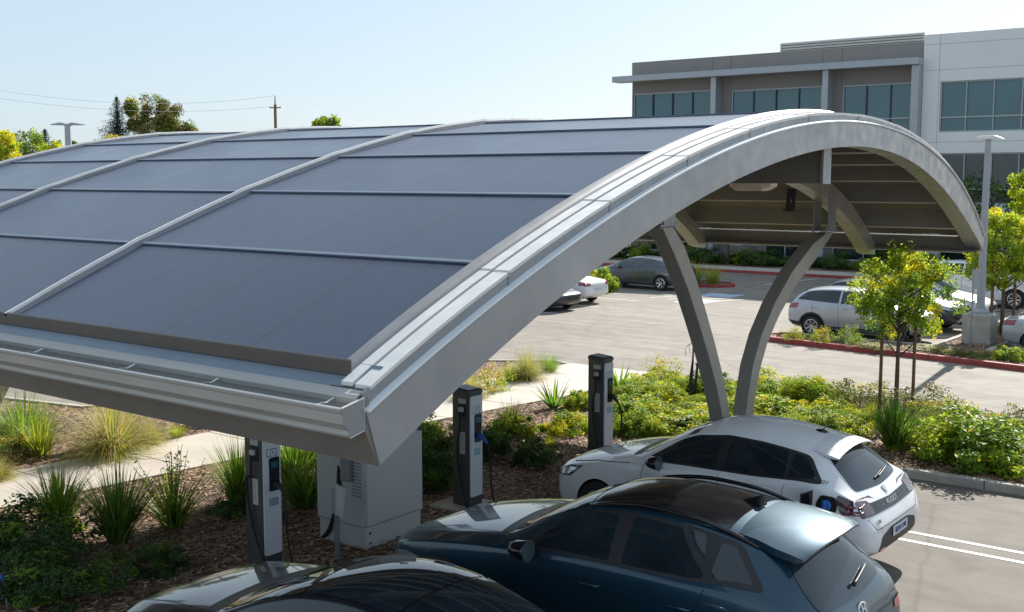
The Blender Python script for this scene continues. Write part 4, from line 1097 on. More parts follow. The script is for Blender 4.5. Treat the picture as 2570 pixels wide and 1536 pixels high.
K.patch('T', rounded(top_glass(ST_K, 1.60, 2.56, .98, .96, .10, .06), .06), 'car_glass', 'windscreen', off=.005)
K.patch('T', rounded(top_glass(ST_K, 2.59, 3.6, .93, .93, .06, -.02), .05), 'car_glass', 'glass_roof', off=.005)
K.patch('T', rounded(top_glass(ST_K, 3.63, 4.62, .93, .93, -.02, -.08), .06), 'car_glass', 'rear_window', off=.005)
K.patch('T', rounded([(1.36, -.76), (1.28, 0), (1.36, .76), (1.55, .76), (1.49, 0), (1.55, -.76)], .03), 'plastic', 'cowl', off=.003)
K.both(rounded([(.10, .62), (.42, .64), (.66, .74), (.40, .76), (.16, .70)], .03), 'lamp_clear', 'headlamp', off=.006)
K.line('T', [(.30, -.68), (1.36, -.75)]); K.line('T', [(.30, .68), (1.36, .75)])
mirror_part(K, 2.0, 1.06, 1.02, 'car_black')
wheels(K, (.92, 3.95), .87, .35, .24)
h = K.cast('T', 2.42, 0)[0]
MB().box(-.09, .09, -.10, .10, -.02, .02).build('mirror_housing', 'plastic_g', K.root, bevel=.01, loc=(2.46, 0, h.z+.012))
K.root.location = (-9.75, 6.98, 0); K.root.scale = (1, 1, 1.06)

# ---------------- background cars --------------------------------
def generic(name, L, Wd, H, kind, pt, glass='car_glass', sub=2):
    w = Wd/2
    if kind == 'saloon':
        f = [(0, .6, .26, .40, .55, .43, .45, .44), (.02, .9, .18, .46, .82, .49, .62, .50), (.1, .98, .14, .54, .93, .57, .74, .59), (.24, 1, .13, .61, .95, .65, .76, .67), (.30, 1, .13, .62, .95, .67, .76, .71), (.40, 1, .13, .64, .95, .86, .68, .91), (.47, 1, .13, .65, .95, .94, .65, .99), (.6, 1, .13, .66, .95, .95, .63, 1.0), (.72, 1, .13, .67, .95, .88, .63, .94), (.83, 1, .14, .69, .93, .73, .70, .76), (.95, .97, .17, .68, .90, .71, .68, .73), (.99, .92, .26, .6, .84, .64, .6, .65), (1.0, .7, .32, .5, .65, .54, .5, .55)]
        win = (.325, .82); wsc = (.30, .455); rw = (.70, .835, 'T')
    elif kind == 'fastback':
        f = [(0, .6, .26, .42, .55, .44, .45, .45), (.02, .9, .18, .48, .82, .51, .62, .52), (.1, .98, .14, .56, .93, .59, .74, .61), (.2, 1, .13, .62, .95, .67, .76, .70), (.25, 1, .13, .63, .95, .70, .76, .74), (.36, 1, .13, .65, .95, .86, .68, .91), (.46, 1, .13, .66, .95, .94, .65, .99), (.6, 1, .13, .67, .95, .95, .63, 1.0), (.75, 1, .13, .70, .94, .88, .62, .94), (.9, .98, .15, .74, .90, .80, .64, .84), (.955, .96, .18, .72, .88, .76, .64, .78), (.985, .92, .26, .6, .84, .64, .6, .65), (1.0, .7, .32, .5, .65, .54, .5, .55)]
        win = (.27, .86); wsc = (.25, .44); rw = (.76, .92, 'T')
    else:
        f = [(0, .6, .28, .42, .55, .46, .45, .47), (.02, .9, .2, .50, .82, .54, .62, .55), (.1, .98, .15, .57, .93, .60, .74, .62), (.24, 1, .14, .63, .95, .67, .76, .69), (.28, 1, .14, .64, .95, .69, .76, .73), (.37, 1, .14, .66, .95, .86, .70, .90), (.44, 1, .14, .67, .95, .94, .67, .98), (.6, 1, .14, .68, .95, .96, .66, 1.0), (.78, 1, .14, .70, .95, .94, .65, .99), (.90, 1, .15, .72, .93, .88, .63, .93), (.955, .98, .18, .70, .90, .74, .68, .77), (.985, .95, .24, .58, .86, .62, .6, .64), (1.0, .8, .3, .5, .75, .54, .5, .55)]
        win = (.31, .92); wsc = (.28, .43); rw = (.70, .9, 'B')
    st = [(a*L, b*w, c*H, d*H, e*w, g*H, h_*w, i*H) for a, b, c, d, e, g, h_, i in f]
    rt = .225*H if kind != 'suv' else .215*H
    C = CarB(name, st, pt, [(.19*L, rt), (.80*L, rt)], rt*1.13, sub=sub+1)
    C.st = st; C.L, C.H, C.W = L, H, Wd
    x0, x1 = win[0]*L, win[1]*L
    C.both(rounded(sidewin(st, x0, x1, lo=.03, hi=.035, front_slant=.1*L, back_slant=.06*L), .05, 2), glass, 'side_window', off=.005, step=.12)
    xm = (x0+x1)/2-.02*L
    for xx in (xm, ) : C.line('L', [(xx, interp([(q[0], q[3]) for q in st], xx)), (xx, interp([(q[0], q[5]) for q in st], xx)-.03)], m=pt, name='door_pillar', w=.07, off=.008); C.line('Rt', [(xx, interp([(q[0], q[3]) for q in st], xx)), (xx, interp([(q[0], q[5]) for q in st], xx)-.03)], m=pt, name='door_pillar', w=.07, off=.008)
    for xx in (.345*L, xm, x1-.13*L):
        for kd in ('L', 'Rt'): C.line(kd, [(xx, .22*H), (xx+.01*L, .66*H)], w=.009)
    C.patch('T', rounded(top_glass(st, wsc[0]*L, wsc[1]*L, .97, .95, .06, .03), .05, 2), glass, 'windscreen', off=.005, step=.14)
    if rw[2] == 'T': C.patch('T', rounded(top_glass(st, rw[0]*L, rw[1]*L, .92, .95, 0, -.05), .05, 2), glass, 'rear_window', off=.005, step=.14)
    else: C.patch('B', rounded([(-.62*w, .755*H), (.62*w, .755*H), (.58*w, .9*H), (-.58*w, .9*H)], .05), glass, 'rear_window', off=.006, step=.12)
    C.both(rounded([(.03*L, .46*H), (.10*L, .49*H), (.15*L, .565*H), (.08*L, .55*H)], .02, 2), 'lamp_clear', 'headlamp', off=.006)
    C.patch('F', rounded([(-.45*w, .30*H), (.45*w, .30*H), (.5*w, .42*H), (-.5*w, .42*H)], .03, 2), 'plastic', 'grille', off=.006)
    C.both(rounded([(.915*L, .56*H), (.985*L, .55*H), (.97*L, .64*H), (.90*L, .67*H)], .02, 2), 'lamp_red', 'tail_lamp', off=.006)
    for sg in (-1, 1): C.patch('B', rounded([(sg*.92*w, .54*H), (sg*.58*w, .55*H), (sg*.60*w, .62*H), (sg*.90*w, .65*H)], .02, 2), 'lamp_red', 'tail_lamp', off=.008)
    C.patch('B', rounded([(-.27, .40*H), (.27, .40*H), (.27, .47*H), (-.27, .47*H)], .01, 2), 'plate', 'number_plate', off=.012)
    mirror_part(C, x0+.07*L, w*1.06, .66*H, pt, .9)
    wheels(C, (.19*L, .80*L), w*.90, rt, rt*.66, spokes=7 if kind == 'suv' else 6, double=(kind != 'fastback'), wd=.2)
    for hx in (xm-.05*L, xm+.18*L):
        for sg in (-1, 1):
            h, n = C.cast('L' if sg < 0 else 'Rt', hx, .60*H)
            if h: MB().tube([(-.08, 0, 0), (-.06, sg*.03, 0), (.06, sg*.03, 0), (.08, 0, 0)], .012, 6).build('door_handle', pt, C.root, loc=(hx, h.y, .60*H))
    return C
def place(C, x, y, heading, label, cat='car'):
    """heading 0: nose toward -x, nose at (x, y)"""
    C.root.location = (x, y, 0); C.root.rotation_euler = (0, 0, heading); tag(C.root, label, cat); return C
g1 = generic('grey_fastback', 4.75, 1.8, 1.50, 'fastback', 'car_grey', 'car_glass_lt')
place(g1, -29.45, 44.9, 0, 'dark grey fastback car parked alone beyond the blue accessible bay marks')
g2 = generic('white_saloon', 4.5, 1.8, 1.40, 'saloon', 'car_white', 'car_glass_lt')
place(g2, -29.35, 37.8, 0, 'white saloon with its tail toward the driveway, beside the dark saloon')
g3 = generic('dark_saloon', 4.5, 1.8, 1.38, 'saloon', 'car_dark')
place(g3, -24.3, 35.2, math.pi, 'dark saloon nosing out from behind the canopy edge, left of the white saloon')
g4 = generic('silver_crossover', 4.55, 1.85, 1.66, 'suv', 'car_silver')
place(g4, -10.85, 35.0, math.pi, 'silver crossover parked along the red kerbed island behind the staked tree'); g4.root.scale = (.96, 1, .96)
C = g4
for (ax, az) in ((.19*4.55, .215*1.7), (.80*4.55, .215*1.7)):
    ro = [(ax+.46*math.cos(R(a)), az+.46*math.sin(R(a))) for a in range(-5, 186, 15)]; ri = [(ax+.40*math.cos(R(a)), az+.40*math.sin(R(a))) for a in range(185, -6, -15)]
    C.both(ro+ri, 'plastic', 'arch_cladding', off=.012, step=.12)
C.both(rounded([(1.3, .24), (3.2, .24), (3.2, .40), (1.3, .40)], .03), 'plastic', 'sill_cladding', off=.008)
C.both(rounded([(4.05, .28), (4.5, .34), (4.52, .52), (4.05, .48)], .03), 'plastic', 'bumper_cladding', off=.010)
C.both(rounded([(.06, .30), (.45, .26), (.5, .36), (.06, .44)], .03), 'plastic', 'bumper_cladding', off=.010)
g5 = generic('black_pickup', 4.9, 1.9, 1.62, 'suv', 'car_dark')
place(g5, -10.75, 38.2, math.pi, 'dark car behind the silver crossover with its headlamps facing the concrete lamp base')
g6 = generic('white_car', 4.6, 1.85, 1.5, 'saloon', 'car_white')
place(g6, -10.7, 41.1, math.pi, 'white car between the dark car and the white crossover at the back of the row')
g7 = generic('white_crossover', 4.8, 1.95, 1.78, 'suv', 'car_white')
place(g7, -10.3, 46.9, math.pi, 'tall white crossover farthest back in the row, seen past the lamp post')
g8 = generic('silver_saloon', 4.6, 1.82, 1.45, 'saloon', 'car_silver')
place(g8, -4.15, 35.25, 0, 'silver saloon at the right edge with its red tail lamp showing', 'car')
g8.root.rotation_euler = (0, 0, math.pi)
# ============================================================ CHARGERS
HC = 1.92
def charger(cx_, cy_, label, ink, plug, sign):
    """cx_, cy_: corner with greatest x and least y; white face looks to +x"""
    w, d = .33, .30
    r = empty('charging_station', (cx_-w/2, cy_+d/2, .12)); tag(r, label, 'charger', 'charging stations in the planting bed')
    H = HC-.12; x0, x1, y0, y1 = -w/2, w/2, -d/2, d/2
    MB().box(x0, x1-.035, y0, y1, 0, H-.06).build('body', 'ch_side', r, bevel=.012)
    mb = MB(); mb.sweep([[(x0-.006, y0-.006, H-.06), (x1+.006, y0-.006, H-.09), (x1+.006, y1+.006, H-.09), (x0-.006, y1+.006, H-.06)], [(x0-.006, y0-.006, H-.01), (x1+.004, y0-.006, H-.035), (x1+.004, y1+.006, H-.035), (x0-.006, y1+.006, H-.01)], [(x0+.02, y0+.02, H+.012), (x1-.03, y0+.02, H-.012), (x1-.03, y1-.02, H-.012), (x0+.02, y1-.02, H+.012)]])
    mb.build('cap', 'ch_cap', r, bevel=.008)
    MB().box(x1-.035, x1-.008, y0+.001, y1-.001, 0, H-.09).build('front_frame', 'ch_cap', r, bevel=.006)
    f = rounded([(y0+.012, .17), (y1-.012, .17), (y1-.012, H-.11), (y0+.012, H-.11)], .04)
    mb = MB(); n = len(f); mb.add([(x1-.008, a, b) for a, b in f]+[(x1+.012, a, b) for a, b in f], [(i, (i+1) % n, n+(i+1) % n, n+i) for i in range(n)]+[tuple(range(n, 2*n))])
    mb.build('front_panel', 'ch_white', r, bevel=.004)
    q = rounded([(-.055, .98), (.12, .98), (.12, 1.42), (-.055, 1.42)], .035); n = len(q)
    for nm, m_, x, g in (('recess_rim', 'alu', .0135, 1.0), ('recess', 'screen', .0155, .93)):
        c_ = (.0325, 1.20)
        MB().add([(x1+x, c_[0]+(a-c_[0])*g, c_[1]+(b-c_[1])*(1-(1-g)*.4)) for a, b in q], [tuple(range(n))]).build(nm, m_, r)
    MB().box(x1+.0157, x1+.018, -.02, .09, 1.28, 1.36).build('display', 'glass_b', r)
    # plug and its hanging cable
    mb = MB(); mb.sweep([[(x1+a, .02+dy*s, 1.075+b+dz*s) for dy, dz in ((-1, -1), (1, -1), (1, 1), (-1, 1))] for a, b, s in ((.012, 0, .03), (.05, .005, .032), (.10, .0, .03), (.16, -.04, .024), (.20, -.09, .02))])
    mb.build('plug', plug, r, bevel=.008)
    MB().tube([(x1+.04, .02, 1.11), (x1+.10, .02, 1.105)], .022, 8).build('plug_button', 'blue_plug' if plug != 'plastic' else 'plastic_g', r)
    pts = [(x1+.18, .02, 1.0), (x1+.24, .0, .93), (x1+.28, -.01, .75), (x1+.30, -.02, .45), (x1+.33, .02, .12), (x1+.38, .04, .0)]
    MB().tube(smooth3(pts), .014, 8).build('cable', 'rubber', r, smooth=True)
    # side holster with its cable
    MB().box(-.05, .10, y0-.016, y0-.001, H-.42, H-.24).build('holster_plate', 'plastic', r, bevel=.004)
    MB().box(-.01, .075, y0-.06, y0-.016, H-.34, H-.27).build('holster', 'label', r, bevel=.012)
    MB().box(-.05, .10, y0-.006, y0-.001, H-.22, H-.15).build('side_plate', 'label', r)
    pts = [(.03, y0-.05, H-.34), (.02, y0-.05, H-.6), (-.03, y0-.045, 1.0), (-.02, y0-.05, .75), (.05, y0-.06, .45), (.14, y0-.07, .15), (.24, y0-.09, .0), (.5, y0-.10, -.05)]
    if sign == 1: pts = [(.03, y0-.05, H-.34), (.0, y0-.05, H-.6), (-.08, y0-.045, 1.15), (-.05, y0-.05, .85), (.06, y0-.06, .5), (.24, y0-.07, .15), (.34, y0-.09, .0)]
    MB().tube(smooth3(pts), .017, 8).build('cable', 'rubber', r, smooth=True)
    mb = MB(); mb.box(-.02, .08, y0-.004, y0-.0005, .82, 1.15); lb = mb.build('sticker', 'label', r)
    mb = MB()
    for k in range(9): mb.box(-.008, .045+.02*(k % 2), y0-.0055, y0-.0042, .86+k*.03, .867+k*.03)
    mb.build('sticker_text', 'ink_grey', lb)
    # marks on the white face
    mb = MB(); z = H-.33; X = x1+.0128
    for (a0, a1, b0, b1) in ((-.085, .075, .05, .06), (-.085, -.075, -.03, .05), (-.085, .0, -.04, -.03), (.03, .085, -.04, -.03), (.065, .075, -.03, .05)): mb.box(X, X+.001, a0, a1, z+b0, z+b1)
    for sg in (-1, 1): mb.obox((X+.0005, .0+sg*.02, z+.01), Vector((0, sg*.5, -1)).normalized(), Vector((1, 0, 0)), Vector((0, 1, sg*.5)).normalized(), .028, .0008, .005)
    mb.build('logo', ink, r)
    mb = MB()
    for k in range(2): mb.box(X, X+.001, -.07, .06-.03*k, H-.43-k*.025, H-.424-k*.025)
    mb.build('small_text', 'ink_grey', r)
    mb = MB(); mb.box(X, X+.001, -.055, -.04, .80, .90)
    for k in range(4): mb.box(X, X+.001, -.03, .09, .80+.026*k, .815+.026*k)
    mb.build('notice', ink, r)
    return r
def smooth3(pts, n=6):
    P = [Vector(p) for p in pts]; out = []
    for i in range(len(P)-1):
        p0, p1, p2, p3 = P[max(0, i-1)], P[i], P[i+1], P[min(len(P)-1, i+2)]
        for j in range(n):
            t = j/n; out.append(.5*((2*p1)+(p2-p0)*t+(2*p0-5*p1+4*p2-p3)*t*t+(3*p1-p0-3*p2+p3)*t**3))
    out.append(P[-1]); return out
c2_ = G(1179, 1278, .12); c1_ = G(664, 1431, .12)
p3_ = G(1516, 901, HC-.03)
charger(c1_.x, c1_.y, 'grey charging post with white front nearest the camera, left of the metal cabinet', 'ink_blue', 'plastic', 1)
charger(c2_.x, c2_.y, 'grey charging post with white front and blue plug handle, right of the metal cabinet', 'ink_teal', 'blue_plug', 2)
# third: its height fixes how far off it stands
y3 = c2_.y
for k in range(400):
    y3 += .02
    d = Vector((c2_.x, y3, HC-.03))-CAM; v = CY-FPX*d.dot(UP)/d.dot(FW)
    if v < 901: break
charger(p3_.x, p3_.y, 'farthest grey charging post with a black plug, standing behind the white hatchback bonnet', 'ink_teal', 'plastic', 3)
mb = MB(); mb.box(c2_.x-.6, c2_.x+.35, c2_.y-.25, c2_.y+.5, .0, .15); tag(mb.build('concrete_pad', 'concrete', bevel=.02), 'small concrete pad under the charging post beside the cabinet', 'concrete pad')
# ---- cabinet
cq = G(918, 1384, .10); cb = empty('utility_cabinet', (cq.x-.46, cq.y+.56, .10)); tag(cb, 'tall pale grey metal electrical cabinet on a concrete pad under the canopy corner', 'cabinet')
x0, x1, y0, y1 = -.46, .46, -.56, .56; Hh = 2.05
MB().box(x0+.02, x1-.02, y0+.02, y1-.02, 0, .30).build('plinth', 'cabinet', cb, bevel=.008)
MB().box(x0, x1, y0, y1, .312, Hh).build('shell', 'cabinet', cb, bevel=.012)
MB().box(x0-.04, x1+.04, y0-.04, y1+.04, Hh+.001, Hh+.06).build('roof', 'cabinet', cb, bevel=.012)
MB().box(x1+.001, x1+.016, y0+.02, y1-.02, .33, Hh-.03).build('door', 'cabinet', cb, bevel=.005)
MB().box(x0+.03, x1-.02, y0-.016, y0-.001, .33, Hh-.03).build('side_panel', 'cabinet', cb, bevel=.005)
mb = MB()
for k in range(12): mb.box(.24, .42, y0-.026, y0-.0165, .72+k*.045, .735+k*.045)
mb.build('vent', 'post', cb)
MB().box(.10, .27, y0-.10, y0-.0165, .92, 1.22).build('meter_box', 'post', cb, bevel=.01)
mb = MB(); mb.box(x1+.017, x1+.05, y1-.10, y1-.04, 1.45, 1.62); mb.build('lock_cover', 'green_p', cb, bevel=.01)
mb = MB()
for z in (.08, .22): 
    for a in (.5, .3): mb.lathe([(0, -.0), (.016, 0), (.016, .012), (0, .012)], 8, 'x', c=(x1-.02, y0+.1, z))
mb.build('bolts', 'steel', cb)
tag(MB().box(-12.1, -10.0, 10.15, 12.2, .0, .098).build('concrete_pad', 'concrete', bevel=.02), 'large concrete pad carrying the metal cabinet', 'concrete pad')
# ---- post with paper notice
sp = G(850, 1400, .14)
st_ = empty('notice_post', (sp.x, sp.y-.02, .12)); tag(st_, 'short steel post holding a white notice in front of the cabinet', 'sign post')
MB().box(-.028, .028, -.02, .02, 0, 1.0).build('post', 'post', st_, bevel=.004)
mb = MB(); mb.obox((.07, -.03, .80), Vector((1, -.1, -.15)).normalized(), Vector((.1, 1, 0)).normalized(), Vector((.15, 0, 1)).normalized(), .11, .004, .20); nt_ = mb.build('notice', 'label', st_)
MB().box(-.04, .0, -.045, -.024, .62, .96).build('bracket', 'alu', st_)
tu = [PY(852, 1140, 10.35), PY(851, 1190, 10.3), PY(846, 1260, 10.25), PY(826, 1330, 10.3), PY(805, 1352, 10.4)]
cab = MB().tube(smooth3([(p.x, p.y, p.z) for p in [tu[0]+Vector((0, 0, .8))]+tu]), .030, 10).build('hanging_conduit', 'rubber', smooth=True)
tag(cab, 'thick black cable hanging in front of the cabinet and curving to its pad', 'cable')
# blue plug at the left picture edge
bp_ = PY(6, 1462, 6.4)
pg = empty('loose_plug', tuple(bp_)); tag(pg, 'blue handled charging plug with grey cable at the bottom left corner', 'plug')
mb = MB(); mb.tube([(-.12, 0, .10), (-.03, 0, .05), (.03, 0, -.03), (.055, 0, -.10)], [.02, .036, .034, .026], 10); mb.build('handle', 'blue_plug', pg, smooth=True)
MB().tube(smooth3([(.055, 0, -.10), (.085, 0, -.25), (.09, .02, -.5), (.05, .05, -bp_.z+.14)]), .016, 8).build('cable', 'post', pg, smooth=True)
# ---- forked dark post in the bed
fk = G(1733, 996, .12)
f_ = empty('garden_stake', tuple(fk)); tag(f_, 'dark forked stake with thin wire loops among the low plants by the steel column', 'stake')
mb = MB(); mb.tube([(0, 0, 0), (.01, 0, .5), (.04, 0, .8), (.06, 0, 1.25)], [.045, .04, .025, .01], 7); mb.build('stem', 'plastic', f_)
mb = MB(); mb.tube([(.10, 0, 0), (.13, 0, .4), (.16, 0, .72), (.14, .0, .78)], [.035, .03, .028, .045], 7); mb.build('fork', 'plastic', f_)
mb = MB()
for k in range(3):
    a0 = k*2.1; pts = [(.02+.16*math.cos(a0)*t+.06*math.sin(6*t), .12*math.sin(a0)*t, 1.0+.22*math.sin(3.0*t+.2*k)) for t in [i/10 for i in range(11)]]
    mb.tube(pts, .006, 5)
mb.build('wire', 'post', f_)

# ============================================================ LIGHT POLES ETC
pb = (PX(2458, 870, -9.55)); 
base = Vector((-9.55, 35.3, 0))
lp_ = empty('light_pole', tuple(base)); tag(lp_, 'tall grey light pole on a square concrete base in the planted strip at right', 'light pole')
topz = PX(2475, 345, -9.55).z
MB().box(-.42, .42, -.38, .38, 0, .98).build('concrete_base', 'kerb', lp_, bevel=.03)
MB().lathe([(.26, .98), (.26, 1.05), (.16, 1.14), (.14, 1.14)], 16).build('collar', 'pole', lp_, smooth=True, auto=True)
MB().lathe([(.125, 1.1), (.105, 3.5), (.085, topz-.05), (0, topz-.05)], 14).build('shaft', 'pole', lp_, smooth=True, auto=True)
mb = MB(); mb.sweep([[(x, -w_, z0), (x, w_, z0), (x, w_*.8, z1), (x, -w_*.8, z1)] for x, w_, z0, z1 in ((-.32, .08, topz-.02, topz+.04), (-.2, .18, topz-.05, topz+.05), (.2, .18, topz-.05, topz+.06), (.34, .10, topz-.07, topz+.01), (.46, .05, topz-.09, topz-.05))])
mb.build('lamp_head', 'cap', lp_, bevel=.015)
sb_ = G(2434, 876, .11)
sg_ = empty('bay_sign', tuple(sb_)); tag(sg_, 'thin steel sign post with a narrow plate beside the concrete lamp base', 'sign post')
MB().tube([(0, 0, 0), (.02, 0, 2.3)], .024, 8).build('post', 'post', sg_)
MB().box(-.02, .14, -.02, -.005, 1.75, 2.3).build('plate', 'alu', sg_, bevel=.003)
# far double headed lamp
fb = PY(172, 365, 62)
dl = empty('double_light_pole', (fb.x, fb.y, 0)); tag(dl, 'grey lamp post with two flat heads spread like wings, left of the conifer', 'light pole')
hz = PY(172, 314, 62).z
MB().lathe([(.36, 0), (.30, hz-.3), (.26, hz), (0, hz)], 12).build('shaft', 'pole', dl, smooth=True, auto=True)
for sg in (-1, 1):
    mb = MB(); mb.sweep([[(sg*x*.79, sg*x*.61-w_, z0), (sg*x*.79, sg*x*.61+w_, z0), (sg*x*.79, sg*x*.61+w_, z1), (sg*x*.79, sg*x*.61-w_, z1)] for x, w_, z0, z1 in ((.1, .14, hz-.1, hz+.12), (.55, .16, hz+.02, hz+.26), (.8, .22, hz-.02, hz+.22), (1.55, .16, hz-.0, hz+.08))])
    mb.build('lamp_head', 'pole', dl)
# utility pole with wires
ub = PY(692, 325, 100); ut = PY(692, 240, 100)
up_ = empty('utility_pole', (ub.x, ub.y, 0)); tag(up_, 'slim dark utility pole with one crossarm rising above the canopy', 'utility pole')
zt = ut.z
MB().lathe([(.24, 0), (.20, zt-1.2), (.10, zt-1.1), (.05, zt), (0, zt)], 10).build('shaft', 'wood', up_, smooth=True)
MB().obox((0, 0, zt-1.55), Vector((RT.x, RT.y, 0)), Vector((-RT.y, RT.x, 0)), Vector((0, 0, 1)), .72, .07, .07).build('crossarm', 'wood', up_)
for k, sx in enumerate((-.66, .66)):
    MB().lathe([(.05, zt-1.5), (.07, zt-1.42), (.04, zt-1.34), (0, zt-1.32)], 8, c=(RT.x*sx, RT.y*sx, 0)).build('insulator', 'alu', up_)
M['wire'] = mat('wire_metal', (.42, .44, .46), .6, .1)
def wire(pa, pb2, sag, label):
    pts = []
    for i in range(25):
        t = i/24; p = pa.lerp(pb2, t); p.z -= sag*4*t*(1-t); pts.append(p)
    o = MB().tube(pts, .018, 4).build('power_line', 'wire'); tag(o, label, 'power line')
T0 = Vector((ub.x, ub.y, zt)); C0 = Vector((ub.x-RT.x*.66, ub.y-RT.y*.66, zt-1.4)); C1 = Vector((ub.x+RT.x*.66, ub.y+RT.y*.66, zt-1.4))
a_ = PY(-120, 206, 62); b_ = PY(-120, 228, 62)
wire(T0, a_, 1.6, 'upper thin power line running left from the utility pole top')
wire(C0, b_, 1.3, 'lower thin power line running left from the crossarm')
wire(T0, PY(1600, 345, 190), 2.0, 'upper thin power line falling away right of the utility pole')
wire(C1, PY(1500, 352, 190), 2.0, 'lower thin power line falling away right of the crossarm')

# ============================================================ PLANTS
def leaf(mb, p, n, size, mi, r, asp=.5):
    n = n.normalized(); a = n.cross(Vector((r.uniform(-1, 1), r.uniform(-1, 1), r.uniform(-1, 1)))).normalized(); b = n.cross(a)
    l = size*r.uniform(.7, 1.3); w = l*asp
    i = len(mb.v)
    mb.v += [tuple(p-a*l*.5), tuple(p+b*w*.5+n*l*.06), tuple(p+a*l*.5), tuple(p-b*w*.5+n*l*.06)]
    mb.f.append((i, i+1, i+2, i+3)); mb.mi.append(mi)
def rand_dir(r):
    while True:
        v = Vector((r.uniform(-1, 1), r.uniform(-1, 1), r.uniform(-1, 1)))
        if .05 < v.length < 1: return v.normalized()
def shrub(name, w, h, n, size, mats, wts, seed, clumps=40, jag=.25, asp=.5, stems=True):
    r = random.Random(seed); mb = MB(); cs = []
    for k in range(clumps):
        d = rand_dir(r); d.z = abs(d.z)*.9+.05; rr = r.uniform(.55, 1.0)+(r.random() < .25)*jag
        cs.append((Vector((d.x*w*rr, d.y*w*rr, max(.05, d.z*h*rr))), d, r.choices(range(len(mats)), wts)[0], r.uniform(.16, .34)*w))
    for k in range(n):
        c, d, mi, cr = r.choice(cs); q = rand_dir(r)*cr*r.random()**.4
        p = c+Vector((q.x, q.y, q.z*.75)); 
        if p.z < .01: p.z = r.uniform(.01, .1)
        m2 = mi if r.random() < .75 else r.choices(range(len(mats)), wts)[0]
        leaf(mb, p, (d+rand_dir(r)*1.1+Vector((0, 0, .35))), size, m2, r, asp)
    if stems:
        for k in range(10):
            c = cs[k % len(cs)][0]; mb.tube([(0, 0, 0), tuple(c*.5+Vector((0, 0, -.02))), tuple(c)], [.012, .008, .004], 4, mi=len(mats))
    return mb, list(mats)+['bark']
def tuft(name, n, h, spread, width, mats, wts, seed, droop=.5, base=.08):
    r = random.Random(seed); mb = MB()
    for k in range(n):
        a = r.uniform(0, 2*math.pi); tilt = r.random()**.8*spread; L = h*r.uniform(.55, 1.1)
        d = Vector((math.cos(a), math.sin(a), 0)); p = d*base*r.random(); p.z = 0
        side = Vector((-d.y, d.x, 0)).lerp(rand_dir(r), .3).normalized(); w = width*r.uniform(.6, 1.2)
        v = []; seg = 5; ang = tilt; pos = p.copy()
        for i in range(seg+1):
            t = i/seg; ww = w*(1-t**1.6)*.5+.0006
            v += [tuple(pos-side*ww), tuple(pos+side*ww)]
            dirv = d*math.sin(ang)+Vector((0, 0, 1))*math.cos(ang); pos = pos+dirv*L/seg; ang += droop*tilt*.6*(.4+t)+r.uniform(-.04, .04)
        mb.add(v, [(2*i, 2*i+1, 2*i+3, 2*i+2) for i in range(seg)], r.choices(range(len(mats)), wts)[0])
    return mb, list(mats)
proto = {}
def P_(key, mbm):
    mb, mats_ = mbm; me = bpy.data.meshes.new(key); me.from_pydata(mb.v, [], mb.f)
    for m in mats_: me.materials.append(M[m])
    me.polygons.foreach_set('material_index', mb.mi); me.update(); proto[key] = me
P_('shrub_lime', shrub('a', .5, .5, 3600, .068, ('lf_lime', 'lf_mid', 'lf_yel'), (6, 2, 2), 1, 60))
P_('shrub_lime2', shrub('a', .5, .42, 3400, .075, ('lf_lime', 'lf_yel', 'lf_mid'), (6, 3, 1), 2, 46, asp=.35))
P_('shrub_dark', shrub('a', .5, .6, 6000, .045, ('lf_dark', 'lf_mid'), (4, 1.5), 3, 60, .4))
P_('shrub_mid', shrub('a', .5, .5, 5600, .052, ('lf_mid', 'lf_lime', 'lf_gold'), (5, 4, .4), 4, 70, .3))
P_('shrub_olive', shrub('a', .5, .5, 5000, .038, ('lf_oliv', 'lf_mid', 'lf_gold'), (4, 3, 1), 5, 55, .3))
P_('shrub_gold', shrub('a', .5, .6, 2000, .045, ('lf_gold', 'lf_lime', 'lf_mid'), (4, 2, 2), 6, 45))
P_('cover_white', shrub('a', .55, .32, 2400, .05, ('lf_lime', 'flower', 'lf_mid'), (5, 2, 2), 7, 60, asp=.3))
P_('tuft_green', tuft('t', 420, .62, .75, .014, ('blade', 'blade_d', 'blade_y'), (4, 3, 1), 8, .55))
P_('tuft_dark', tuft('t', 460, .66, .72, .015, ('blade_d', 'blade', 'straw'), (5, 2, .4), 9, .5))
P_('tuft_straw', tuft('t', 1500, .95, 1.25, .009, ('straw', 'blade_y', 'blade'), (5, 2, 1), 10, .75, .14))
P_('tuft_yellow', tuft('t', 160, .42, .7, .012, ('blade_y', 'blade', 'straw'), (5, 2, 1), 11, .5))
P_('tuft_soft', tuft('t', 700, .75, 1.0, .007, ('blade', 'blade_y', 'blade_d'), (4, 1, 2), 12, .4, .2))
P_('mound_grass', shrub('a', .5, .5, 9000, .085, ('blade', 'blade_y', 'blade_d'), (4, 3, 1.5), 13, 90, .12, asp=.13))
P_('agave', tuft('t', 34, .62, 1.05, .055, ('blade', 'blade_d'), (3, 2), 14, .12, .05))
def sprout(seed):
    r = random.Random(seed); mb, ms = tuft('t', 150, .5, .7, .014, ('blade', 'blade_d', 'lf_lime'), (4, 3, 1), seed, .5)
    for k in range(26):
        a = r.uniform(0, 6.28); ti = r.uniform(.05, .6); L = r.uniform(.45, .72)
        d = Vector((math.cos(a)*math.sin(ti), math.sin(a)*math.sin(ti), math.cos(ti))); mb.tube([(0, 0, 0), tuple(d*L)], [.004, .002], 3, mi=1)
        for j in range(16): leaf(mb, d*L*r.uniform(.35, 1)+rand_dir(r)*.02, rand_dir(r), .035, 2 if r.random() < .6 else 0, r, .4)
    return mb, ms
P_('sprout', sprout(15))
